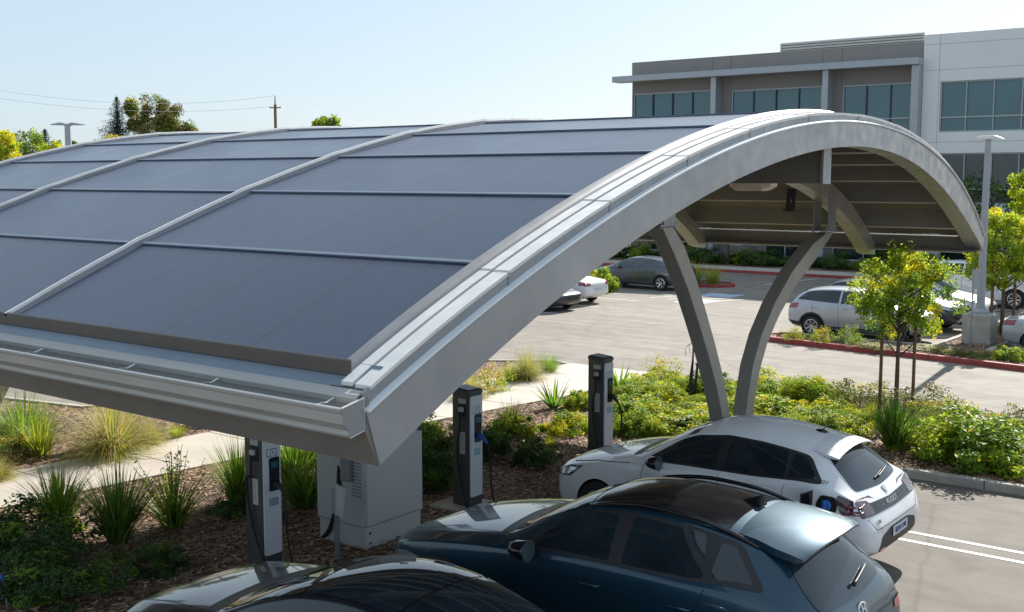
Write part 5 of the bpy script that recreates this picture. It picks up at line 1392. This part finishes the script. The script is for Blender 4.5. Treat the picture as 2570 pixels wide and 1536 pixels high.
BIG = {'tuft_green': 1.35, 'tuft_dark': 1.35, 'sprout': 1.35, 'tuft_straw': 1.05, 'shrub_lime': 1.12, 'shrub_lime2': 1.2, 'shrub_dark': 1.1, 'tuft_yellow': 1.1}
BIGZ = {'tuft_green': 1.5, 'tuft_dark': 1.5, 'sprout': 1.4, 'tuft_straw': 1.15, 'shrub_dark': 1.15, 'tuft_yellow': 1.1}
NM = {'shrub_lime': 'shrub', 'shrub_lime2': 'low_shrub', 'shrub_dark': 'dark_shrub', 'shrub_mid': 'shrub', 'shrub_olive': 'olive_shrub', 'shrub_gold': 'gold_shrub', 'cover_white': 'flowering_shrub',
      'tuft_green': 'grass_tuft', 'tuft_dark': 'grass_tuft', 'tuft_straw': 'fountain_grass', 'tuft_yellow': 'grass_tuft', 'tuft_soft': 'soft_grass', 'mound_grass': 'grass_mound', 'agave': 'strappy_plant', 'sprout': 'leafy_tuft'}
def plant(key, u, v, sx, sz, label, group=None, z=.11, pos=None):
    p = pos or G(u, v, z); o = bpy.data.objects.new(NM[key], proto[key]); col.objects.link(o)
    o.location = (p[0], p[1], z); o.rotation_euler = (0, 0, rnd.uniform(0, 6.28)); sx *= BIG.get(key, 1); sz *= BIGZ.get(key, 1); o.scale = (sx*rnd.uniform(.95, 1.05), sx*rnd.uniform(.95, 1.05), sz)
    tag(o, label, 'grass' if 'tuft' in key or 'grass' in key else 'plant', group); return o
# near bed, left of the first charger
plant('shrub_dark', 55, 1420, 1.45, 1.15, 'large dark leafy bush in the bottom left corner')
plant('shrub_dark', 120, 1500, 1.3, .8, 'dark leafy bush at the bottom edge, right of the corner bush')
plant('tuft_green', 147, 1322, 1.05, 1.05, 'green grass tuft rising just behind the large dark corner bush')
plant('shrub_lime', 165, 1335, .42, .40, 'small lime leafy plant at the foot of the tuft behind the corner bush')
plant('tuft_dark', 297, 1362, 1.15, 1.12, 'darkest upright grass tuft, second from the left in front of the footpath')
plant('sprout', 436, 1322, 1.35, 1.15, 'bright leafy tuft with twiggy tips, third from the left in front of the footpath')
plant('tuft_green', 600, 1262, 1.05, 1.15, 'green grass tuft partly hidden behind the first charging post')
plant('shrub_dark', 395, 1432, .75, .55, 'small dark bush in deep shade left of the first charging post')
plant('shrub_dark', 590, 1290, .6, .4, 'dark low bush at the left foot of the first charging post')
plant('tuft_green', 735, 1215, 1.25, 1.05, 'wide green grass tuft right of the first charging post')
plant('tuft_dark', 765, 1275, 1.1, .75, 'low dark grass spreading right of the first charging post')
plant('shrub_mid', 800, 1165, .8, .8, 'green bush showing left of the metal cabinet')
# bed beyond the footpath
plant('tuft_straw', 283, 1142, 1.25, 1.15, 'big straw coloured fountain grass beyond the footpath')
plant('tuft_yellow', 105, 1142, 1.5, 1.75, 'yellow green upright tuft left of the big fountain grass')
plant('tuft_soft', 60, 1118, 1.6, 1.45, 'soft feathery green grass at the left edge beyond the footpath')
plant('shrub_olive', 5, 1150, 1.3, 1.0, 'pale olive bush at the left edge beyond the footpath')
plant('tuft_straw', -10, 1205, .55, .4, 'low dry grass at the left edge beside the footpath')
plant('tuft_yellow', 444, 1100, 1.05, .75, 'small yellow tuft alone on the mulch right of the fountain grass')
plant('tuft_straw', 375, 1115, .55, .5, 'small dry tuft between the fountain grass and the small yellow tuft')
plant('shrub_gold', 1231, 982, 1.05, 1.0, 'gold and green bush under the canopy beam beside the footpath')
plant('tuft_yellow', 1282, 960, 1.3, 1.25, 'short yellow tuft right of the gold bush')
plant('tuft_straw', 1322, 955, .75, .80, 'dry feathery grass in the middle of the far bed tip')
plant('tuft_soft', 1376, 935, .8, .75, 'green tuft at the right end of the far bed tip')
plant('tuft_straw', 1180, 1000, .6, .6, 'dry tuft hidden partly by the canopy beam left of the gold bush')
# bed round chargers two and three
for k, (u, v, s, h) in enumerate([(1072, 1130, 1.1, 1.1), (1085, 1195, 1.1, 1.1), (1065, 1225, .9, .9)]):
    plant('shrub_mid' if k == 0 else 'shrub_dark', u, v, s, h, 'dark green bush crowding between the cabinet and the second charging post' if k else 'sunlit topped green bush between the cabinet and the second charging post', 'bushes beside the cabinet' if k else None)
plant('shrub_dark', 1224, 1150, .8, .85, 'dark bush just right of the second charging post')
plant('shrub_lime', 1285, 1092, .85, .8, 'rounded lime bush behind the second charging post')
plant('tuft_yellow', 1283, 1080, 1.1, 1.5, 'thin yellow tuft sprouting above the rounded lime bush')
plant('shrub_dark', 1335, 1172, .72, .75, 'lone dark bush on the mulch between the second and third charging posts')
plant('tuft_yellow', 1378, 1120, .9, .55, 'wispy low tuft behind the lone dark bush')
plant('shrub_lime2', 1421, 1082, .85, .85, 'bright lime shrub left of the third charging post')
plant('agave', 1390, 1026, 1.15, 1.2, 'strappy green plant beside the footpath left of the third charging post')
plant('shrub_lime', 1455, 1025, .65, .8, 'leafy lime shrub touching the left side of the third charging post')
plant('agave', 1555, 985, 1.3, 1.3, 'dark strappy plant directly behind the third charging post')
gl = 'low lime plants massed in the bed round the steel columns'
mass = [(1560, 1010), (1600, 985), (1655, 960), (1700, 975), (1590, 1030), (1640, 1010), (1690, 1015), (1560, 1060), (1615, 1060), (1665, 1055), (1720, 1045), (1760, 1020), (1700, 1085), (1750, 1070), (1590, 1090), (1640, 1095),
        (1775, 985), (1830, 1010), (1835, 1045), (1815, 975), (1905, 1030), (1930, 1000), (1950, 1045), (1990, 1050), (2040, 1060), (2090, 1045), (1905, 975), (2000, 1085), (2060, 1090), (2110, 1085), (1960, 1085), (1905, 1075), (1800, 1090), (1850, 1100)]
for i, (u, v) in enumerate(mass):
    key = ('shrub_lime', 'shrub_lime2', 'shrub_lime2', 'mound_grass')[i % 4] if i % 7 else 'shrub_mid'
    plant(key, u+rnd.uniform(-6, 6), v, rnd.uniform(.85, 1.2)*(1 if key != 'mound_grass' else .65), rnd.uniform(.65, .95)*(1 if key != 'mound_grass' else .7), 'low yellow green plant in the packed bed round the steel columns', gl)
for u, v, s in [(1652, 1000, 1.1), (1631, 1048, .9), (1600, 1080, .9), (2010, 1072, .8)]:
    plant('cover_white', u, v, s, s*1.35, 'white flowering clump among the lime plants right of the third charging post' if u < 1700 else 'small white flowering clump below the round grass mound', 'white flowering clumps' if u < 1700 else None)
plant('shrub_gold', 1668, 955, 1.0, 1.05, 'taller yellow green bush left of the dark forked stake')
plant('shrub_dark', 1765, 985, .8, .7, 'dark bush in front of the near steel column')
plant('mound_grass', 2030, 1018, 1.35, 1.25, 'round bright green grass mound right of the far steel column')
plant('shrub_gold', 1935, 990, .9, .75, 'orange tinged plant between the far steel column and the grass mound')
plant('agave', 1945, 1040, .9, 1.0, 'strappy green plant in front of the grass mound')
plant('shrub_olive', 2155, 1030, 1.5, 1.3, 'olive bush left of the staked young tree')
plant('mound_grass', 2135, 1075, .95, .75, 'trailing yellow green grass in front of the olive bush')
plant('tuft_dark', 2244, 1124, 1.25, 1.05, 'dark strappy tuft at the foot of the staked young tree')
plant('shrub_lime2', 2300, 1125, .9, .6, 'low lime plant right of the dark strappy tuft')
plant('shrub_olive', 2330, 1072, 1.75, 1.45, 'wide olive bush right of the staked young tree')
plant('shrub_gold', 2365, 1060, .8, .9, 'orange topped shrub behind the wide olive bush')
plant('shrub_mid', 2440, 1155, 2.1, 1.55, 'largest green bush, sprawling over the bed at the right edge')
plant('shrub_mid', 2530, 1170, 1.9, 1.3, 'green bush cut by the right picture edge')
plant('shrub_lime', 2400, 1125, 1.3, 1.35, 'lime topped bush behind the largest green bush')
plant('shrub_olive', 2520, 1120, 1.4, 1.35, 'reddish olive bush behind the bush at the right edge')
plant('tuft_yellow', 2190, 1060, 1.1, 1.0, 'yellow tuft behind the left tree stake')
# island plants
plant('shrub_gold', 1992, 854, .7, .75, 'first small yellow green shrub at the tip of the red kerbed island')
plant('shrub_gold', 2063, 860, .78, .85, 'second small yellow shrub on the red kerbed island')
plant('cover_white', 2129, 862, .8, 1.45, 'pale flowering shrub, third on the red kerbed island')
for u, v in [(2175, 872), (2210, 878), (2330, 878), (2360, 884), (2395, 890), (2300, 882), (2450, 895)]:
    plant('shrub_olive', u, v, .85, .34, 'low spreading green cover along the red kerbed island', 'low cover on the red kerbed island')
plant('shrub_lime', 2534, 903, .85, .75, 'small lime shrub on the island near the silver saloon tail')
for k, (x, y) in enumerate([(-9.6, 38.5), (-9.3, 41.5), (-9.7, 44.5), (-9.4, 48), (-9.6, 51)]):
    plant('tuft_straw' if k % 2 else 'shrub_olive', 0, 0, .8, .6, 'low dry plant in the strip between the parked rows', 'plants in the strip between the parked rows', pos=(x, y))
plant('shrub_gold', 0, 0, 2.6, 2.2, 'pale yellow bush near the far end of the planted strip', pos=(-7.2, 49.0))
plant('tuft_yellow', 1742, 716, 3.0, 2.6, 'left yellow tuft on the little kerbed island behind the grey fastback', pos=(-25.9, 47.6))
plant('tuft_yellow', 1780, 716, 2.6, 2.2, 'right yellow tuft on the little kerbed island behind the grey fastback', pos=(-24.9, 47.5))
plant('shrub_lime', 0, 0, 1.5, 2.2, 'light green shrub between the white saloon and the grey fastback', pos=(-27.6, 42.0), z=.0)
# planting in front of the offices
for i in range(26):
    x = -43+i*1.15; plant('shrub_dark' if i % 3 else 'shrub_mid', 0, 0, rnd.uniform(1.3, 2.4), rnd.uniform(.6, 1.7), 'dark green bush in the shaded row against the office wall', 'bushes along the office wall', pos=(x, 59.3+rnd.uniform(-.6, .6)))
# ---- chips on the mulch
r = random.Random(5); mb = MB()
def chips(poly, n, bx, lo, hi):
    k = 0
    while k < n:
        x, y = r.uniform(bx[0], bx[1]), r.uniform(bx[2], bx[3])
        if not in_poly(poly, x, y): continue
        k += 1; a = r.uniform(0, 3.14); L = r.uniform(lo, hi); w = L*r.uniform(.15, .4); d = Vector((math.cos(a), math.sin(a), r.uniform(-.35, .35))); s = Vector((-math.sin(a), math.cos(a), r.uniform(-.5, .5)))
        z = .135+.02*(noise.noise(Vector((x*.7, y*.7, 0)))+.4*noise.noise(Vector((x*2.7, y*2.7, 3))))+r.uniform(-.012, .015); p = Vector((x, y, z))
        i = len(mb.v); mb.v += [tuple(p-d*L/2-s*w/2), tuple(p+d*L/2-s*w*.3), tuple(p+d*L/2+s*w*.4), tuple(p-d*L/2+s*w/2)]; mb.f.append((i, i+1, i+2, i+3)); mb.mi.append(r.choices((0, 1, 2), (4, 3, 3))[0])
chips(bedA, 42000, (-16.3, -6, 6.5, 25), .03, .10)
chips(bedA, 7000, (-9, 3.5, 18, 25), .03, .10)
chips(bedB, 11000, (-23, -16.9, 8, 24.5), .03, .09)
chips(isl, 6000, (-15.4, 2, 30, 42), .05, .12)
for k in range(2600):
    x, y = r.uniform(-16.2, -9.7), r.uniform(6.5, 24.5)
    if not in_poly(bedA, x, y): continue
    a = r.uniform(0, 6.28); L = r.uniform(.08, .22); c_ = Vector((x, y, .165)); d = Vector((math.cos(a), math.sin(a), r.uniform(-.1, .25)))
    s = Vector((-d.y, d.x, 0))*.003; i = len(mb.v); mb.v += [tuple(c_-d*L/2-s), tuple(c_-d*L/2+s), tuple(c_+Vector((s.x*3, s.y*3, .01))+s), tuple(c_+Vector((s.x*3, s.y*3, .01))-s), tuple(c_+d*L/2)]
    mb.f += [(i, i+1, i+2, i+3), (i+3, i+2, i+4)]; mb.mi += [3, 3]
tag(mb.build('bark_chips', ('chip_a', 'chip_b', 'chip_c', 'litter')), kind='stuff', label='loose brown bark chips covering the planting beds')

# ============================================================ TREES
def tree(name, pos, base_z, h, cz, rx, rz, n, size, mats, wts, seed, label, group=None, clumps=60, trunk_r=.05, bark='bark', asp=.5, lobes=None, stakes=False, fine=.28, lean=(0, 0)):
    r = random.Random(seed)
    t = empty(name, (pos[0], pos[1], base_z)); tag(t, label, 'tree', group)
    mb = MB(); cen = Vector((lean[0], lean[1], cz))
    mb.tube([(0, 0, 0), (lean[0]*.2, lean[1]*.2, h*.3), (lean[0]*.5, lean[1]*.5, h*.6), (lean[0], lean[1], h*.93)], [trunk_r*1.2, trunk_r, trunk_r*.7, trunk_r*.15], 8)
    cs = []
    for k in range(clumps):
        if lobes:
            lc, lr = r.choice(lobes); d = rand_dir(r); c = Vector(lc)+Vector((d.x*lr[0], d.y*lr[0], d.z*lr[1]))*r.uniform(.35, 1)
        else:
            d = rand_dir(r); q = r.uniform(.30, 1.0)**.6+(r.random() < .2)*.18; c = cen+Vector((d.x*rx*q, d.y*rx*q, d.z*rz*q))
        cs.append((c, r.choices(range(len(mats)), wts)[0], r.uniform(.7, 1.3)*fine*rx))
    for k in range(min(len(cs), 26)):
        c = cs[k][0]; z0 = max(h*.25, min(h*.85, c.z-abs(c.x)*.5-rz*.35)); s = Vector((lean[0]*z0/h, lean[1]*z0/h, z0))
        mb.tube([tuple(s), tuple(s.lerp(c, .5)+Vector((0, 0, -.03*h*.3))), tuple(c)], [trunk_r*.45, trunk_r*.28, trunk_r*.08], 5)
    mb.build('trunk', bark, t, smooth=True)
    mb = MB()
    for k in range(n):
        c, mi, cr = r.choice(cs); q = rand_dir(r)*cr*r.random()**.45; p = c+q
        if r.random() < .25: mi = r.choices(range(len(mats)), wts)[0]
        leaf(mb, p, rand_dir(r)+Vector((0, 0, .5)), size, mi, r, asp)
    mb.build('crown', mats, t)
    return t
def stakes(t, dx, h, px=.04):
    for s in (-1, 1):
        MB().tube([(dx*s, 0, 0), (dx*s, 0, h)], px, 8).build('stake', 'wood', t, smooth=True)
    MB().tube([(-dx, 0, h*.30), (0, -.04, h*.285), (dx, 0, h*.30)], .009, 5).build('tie', 'rubber', t)
    MB().tube([(-dx, 0, h*.93), (0, -.05, h*.90), (dx, 0, h*.93)], .009, 5).build('tie', 'rubber', t)
tb = G(2247, 1062, .1)
cc = PX(2255, 738, tb.x)
t1 = tree('staked_tree', (tb.x, tb.y), .1, cc.z+.65, cc.z-.1, 1.02, .86, 11500, .085, ('lf_mid', 'lf_lime', 'lf_yel'), (5, 4.5, 1.6), 21, 'young yellow green tree tied between two wooden stakes in the near bed', clumps=110, trunk_r=.045, asp=.40, fine=.17)
stakes(t1, .33, PX(2210, 775, tb.x).z-.1, .035)
t1.rotation_euler = (0, 0, YAW)
for k, (x, y, u, v, rx, rz, hh, lab) in enumerate([(-9.5, 37.6, 2500, 640, 1.15, 1.25, 0, 'lime tree with a brown stake directly behind the concrete lamp base'), (-9.9, 43.5, 2425, 500, .95, 1.5, 0, 'taller pale lime tree rising behind the light pole and canopy end'), (-8.9, 41.6, 2580, 640, 1.2, 1.25, 0, 'lime tree cut by the right picture edge above the silver saloon'), (-9.6, 47.5, 2500, 600, 1.3, 1.3, 0, 'lime tree farthest back in the planted strip')]):
    c = PX(u, v, x) if k != 1 else PX(u, v, x)
    z = min(6.5, max(2.7, 5+(448-v)/FPX*math.hypot(x, y)))
    tt = tree('staked_tree', (x, y), .1, z+rz*.8, z, rx*1.12, rz, 9500, .13, ('lf_lime', 'lf_yel', 'lf_mid'), (4.5, 2, 2.5), 30+k, lab, clumps=80, trunk_r=.06, asp=.45, fine=.19)
    stakes(tt, .35, 2.5, .05); tt.rotation_euler = (0, 0, YAW)
# trees by the office front, in shade
for k, (x, y, z, rx) in enumerate([(-37.5, 58.5, 3.6, 2.2), (-29.8, 58.6, 3.0, 1.5), (-19.5, 58.4, 3.2, 1.8), (-15.5, 58.6, 3.4, 2.0), (-42.0, 56.5, 3.8, 2.6)]):
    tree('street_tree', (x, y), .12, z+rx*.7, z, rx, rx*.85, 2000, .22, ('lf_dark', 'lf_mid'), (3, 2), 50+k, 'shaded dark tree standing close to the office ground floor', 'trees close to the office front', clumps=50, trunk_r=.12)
# distant trees
def far(u, vtop, Y): p = PY(u, vtop, Y); return p
p = far(292, 238, 100); gz = 0
# conifer in whorled sprays
def conifer(name, pos, h, rad, seed, label, n=60):
    r = random.Random(seed); t = empty(name, pos); tag(t, label, 'tree')
    MB().tube([(0, 0, 0), (0, 0, h*.5), (0, 0, h)], [rad*.04, rad*.03, .03], 7).build('trunk', 'bark', t, smooth=True)
    mb = MB()
    for k in range(n):
        z = h*(.12+.87*k/n); L = rad*(1-(z/h))**.95*r.uniform(.6, 1.15)+.10; m = 7; fz = .35+.65*(1-z/h)**.5
        for j in range(m):
            a = 6.283*j/m+r.uniform(-.4, .4)+k; d = Vector((math.cos(a), math.sin(a), 0)); l2 = L*r.uniform(.7, 1.15); nn = max(3, int(l2/.30))
            for q in range(nn):
                s = (q+.5)/nn; p0 = Vector((0, 0, z))+d*l2*s+Vector((0, 0, -.32*l2*s+.22*l2*s*s))
                for e in range(5): leaf(mb, p0+rand_dir(r)*.30*fz, rand_dir(r)*.8+Vector((0, 0, 1)), .62*fz*(1-.4*s), 0 if r.random() < .8 else 1, r, .35)
    mb.build('crown', ('lf_conif', 'lf_dark'), t); return t
conifer('conifer', (p.x, p.y, 0), p.z, 9.5, 61, 'dark layered conifer standing left of the broad olive tree')
E_ = PY(395, 340, 104)
dep = (Vector((E_.x, E_.y, E_.z))-CAM).dot(FW); ppm = FPX/dep
def LO(u, v, ru, rv): q = PY(u, v, 104); return ((RT.x*(u-395)/ppm, RT.y*(u-395)/ppm, q.z), (ru/ppm, rv/ppm))
lob = [LO(395, 262, 34, 24), LO(360, 285, 28, 26), LO(425, 285, 28, 24), LO(385, 315, 40, 26), LO(425, 320, 28, 24), LO(345, 320, 26, 28), LO(462, 325, 26, 16), LO(400, 345, 60, 20), LO(330, 275, 10, 16), LO(482, 332, 10, 8)]
tree('eucalyptus', (E_.x, E_.y), 0, PY(395, 240, 104).z, 12, 5, 4, 20000, .34, ('lf_oliv', 'lf_mid', 'lf_gold'), (6, 2, .5), 62, 'broad rounded olive brown tree on the skyline right of the conifer', clumps=150, trunk_r=.35, bark='bark_pale2', lobes=lob, fine=.17)
def farshrub(u, v, Y, ru, rv, mats, wts, seed, label, n=4200, size=.34):
    q = PY(u, v, Y); d2 = (q-CAM).dot(FW); k = FPX/d2
    return tree('distant_tree', (q.x, q.y), 0, q.z, q.z-rv/k*.4, ru/k, rv/k, n, size, mats, wts, seed, label, clumps=60, trunk_r=.18, fine=.26)
farshrub(5, 360, 60, 46, 54, ('lf_yel', 'lf_lime'), (3, 2), 71, 'bright yellow tree at the left picture edge')
farshrub(75, 362, 78, 58, 42, ('lf_mid', 'lf_oliv', 'lf_lime'), (4, 2, 1), 72, 'rounded green tree right of the bright yellow tree', size=.38)
p = far(112, 320, 84); conifer('conifer', (p.x, p.y, 0), p.z, 6.5, 73, 'small dark conifer left of the winged lamp post', 40)
farshrub(135, 372, 64, 34, 22, ('lf_yel', 'lf_lime', 'lf_mid'), (3, 2, 1), 74, 'low yellow tree between the small conifer and the winged lamp post', 1500)
farshrub(142, 362, 82, 12, 14, ('lf_dark', 'lf_mid'), (3, 1), 75, 'small dark treetop behind the low yellow tree', 700)
farshrub(185, 362, 90, 14, 12, ('lf_mid', 'lf_dark'), (3, 1), 76, 'small green treetops behind the winged lamp post', 900)
farshrub(288, 352, 66, 34, 12, ('lf_gold', 'lf_yel', 'lf_oliv'), (3, 2, 1), 77, 'gold treetop in front of the conifer foot', 1700)
farshrub(245, 360, 72, 10, 6, ('lf_dark', 'lf_oliv'), (3, 1), 78, 'tiny dark treetop at the canopy edge left of the gold treetop', 300)
farshrub(820, 305, 70, 36, 16, ('lf_mid', 'lf_lime', 'lf_dark'), (3, 2, 1), 79, 'green treetop peeping over the canopy right of the utility pole', 1500, .30)

r = random.Random(90); mb = MB()
for k in range(26000):
    x = r.uniform(-330, -60); y = 118+r.uniform(-3, 3)+abs(x+60)*.12; top = 3.6+1.6*noise.noise(Vector((x*.12, 0, 0)))+.8*noise.noise(Vector((x*.5, 7, 0)))
    leaf(mb, Vector((x, y, r.uniform(.1, 1)**.7*top)), rand_dir(r)+Vector((0, -.6, .4)), .85, r.choice((0, 0, 1)), r, .6)
tag(mb.build('distant_woodland', ('lf_mid', 'lf_dark')), kind='stuff', label='low belt of distant green trees beyond the car park')
# ============================================================ WORLD, SUN, CAMERA
SUN = Vector((-.17, 1.56, 1.0)).normalized()
elev = math.asin(SUN.z); az = math.atan2(SUN.x, SUN.y)
w = bpy.data.worlds.new('World'); scn.world = w; w.use_nodes = True
nt = w.node_tree; bg = nt.nodes['Background']
sky = nt.nodes.new('ShaderNodeTexSky'); sky.sky_type = 'NISHITA'; sky.sun_disc = False
sky.sun_elevation = elev; sky.sun_rotation = az; sky.altitude = 30; sky.air_density = .9; sky.dust_density = .9; sky.ozone_density = 1.6
hs = nt.nodes.new('ShaderNodeHueSaturation'); hs.inputs['Saturation'].default_value = .8; nt.links.new(sky.outputs[0], hs.inputs['Color'])
mxs = nt.nodes.new('ShaderNodeMixRGB'); mxs.inputs[0].default_value = .65; nt.links.new(hs.outputs[0], mxs.inputs[1]); mxs.inputs[2].default_value = (4.1, 5.15, 6.05, 1)
nt.links.new(mxs.outputs[0], bg.inputs['Color']); bg.inputs['Strength'].default_value = .085
sl = bpy.data.lights.new('sun', 'SUN'); sl.energy = 5.0; sl.angle = R(.53); sl.color = (1, .945, .87)
so = bpy.data.objects.new('sun', sl); col.objects.link(so); so.rotation_euler = SUN.to_track_quat('Z', 'Y').to_euler()
cam = bpy.data.cameras.new('camera'); co = bpy.data.objects.new('camera', cam); col.objects.link(co)
cam.sensor_width = 36; cam.sensor_fit = 'HORIZONTAL'; cam.lens = 36*FPX/2570; cam.clip_end = 2000; cam.clip_start = .1
co.location = CAM; co.rotation_euler = (math.pi/2-PITCH, 0, YAW); scn.camera = co
scn.view_settings.view_transform = 'Standard'; scn.view_settings.look = 'None'; scn.view_settings.gamma = 1
scn.view_settings.exposure = .78
scn.cycles.max_bounces = 8
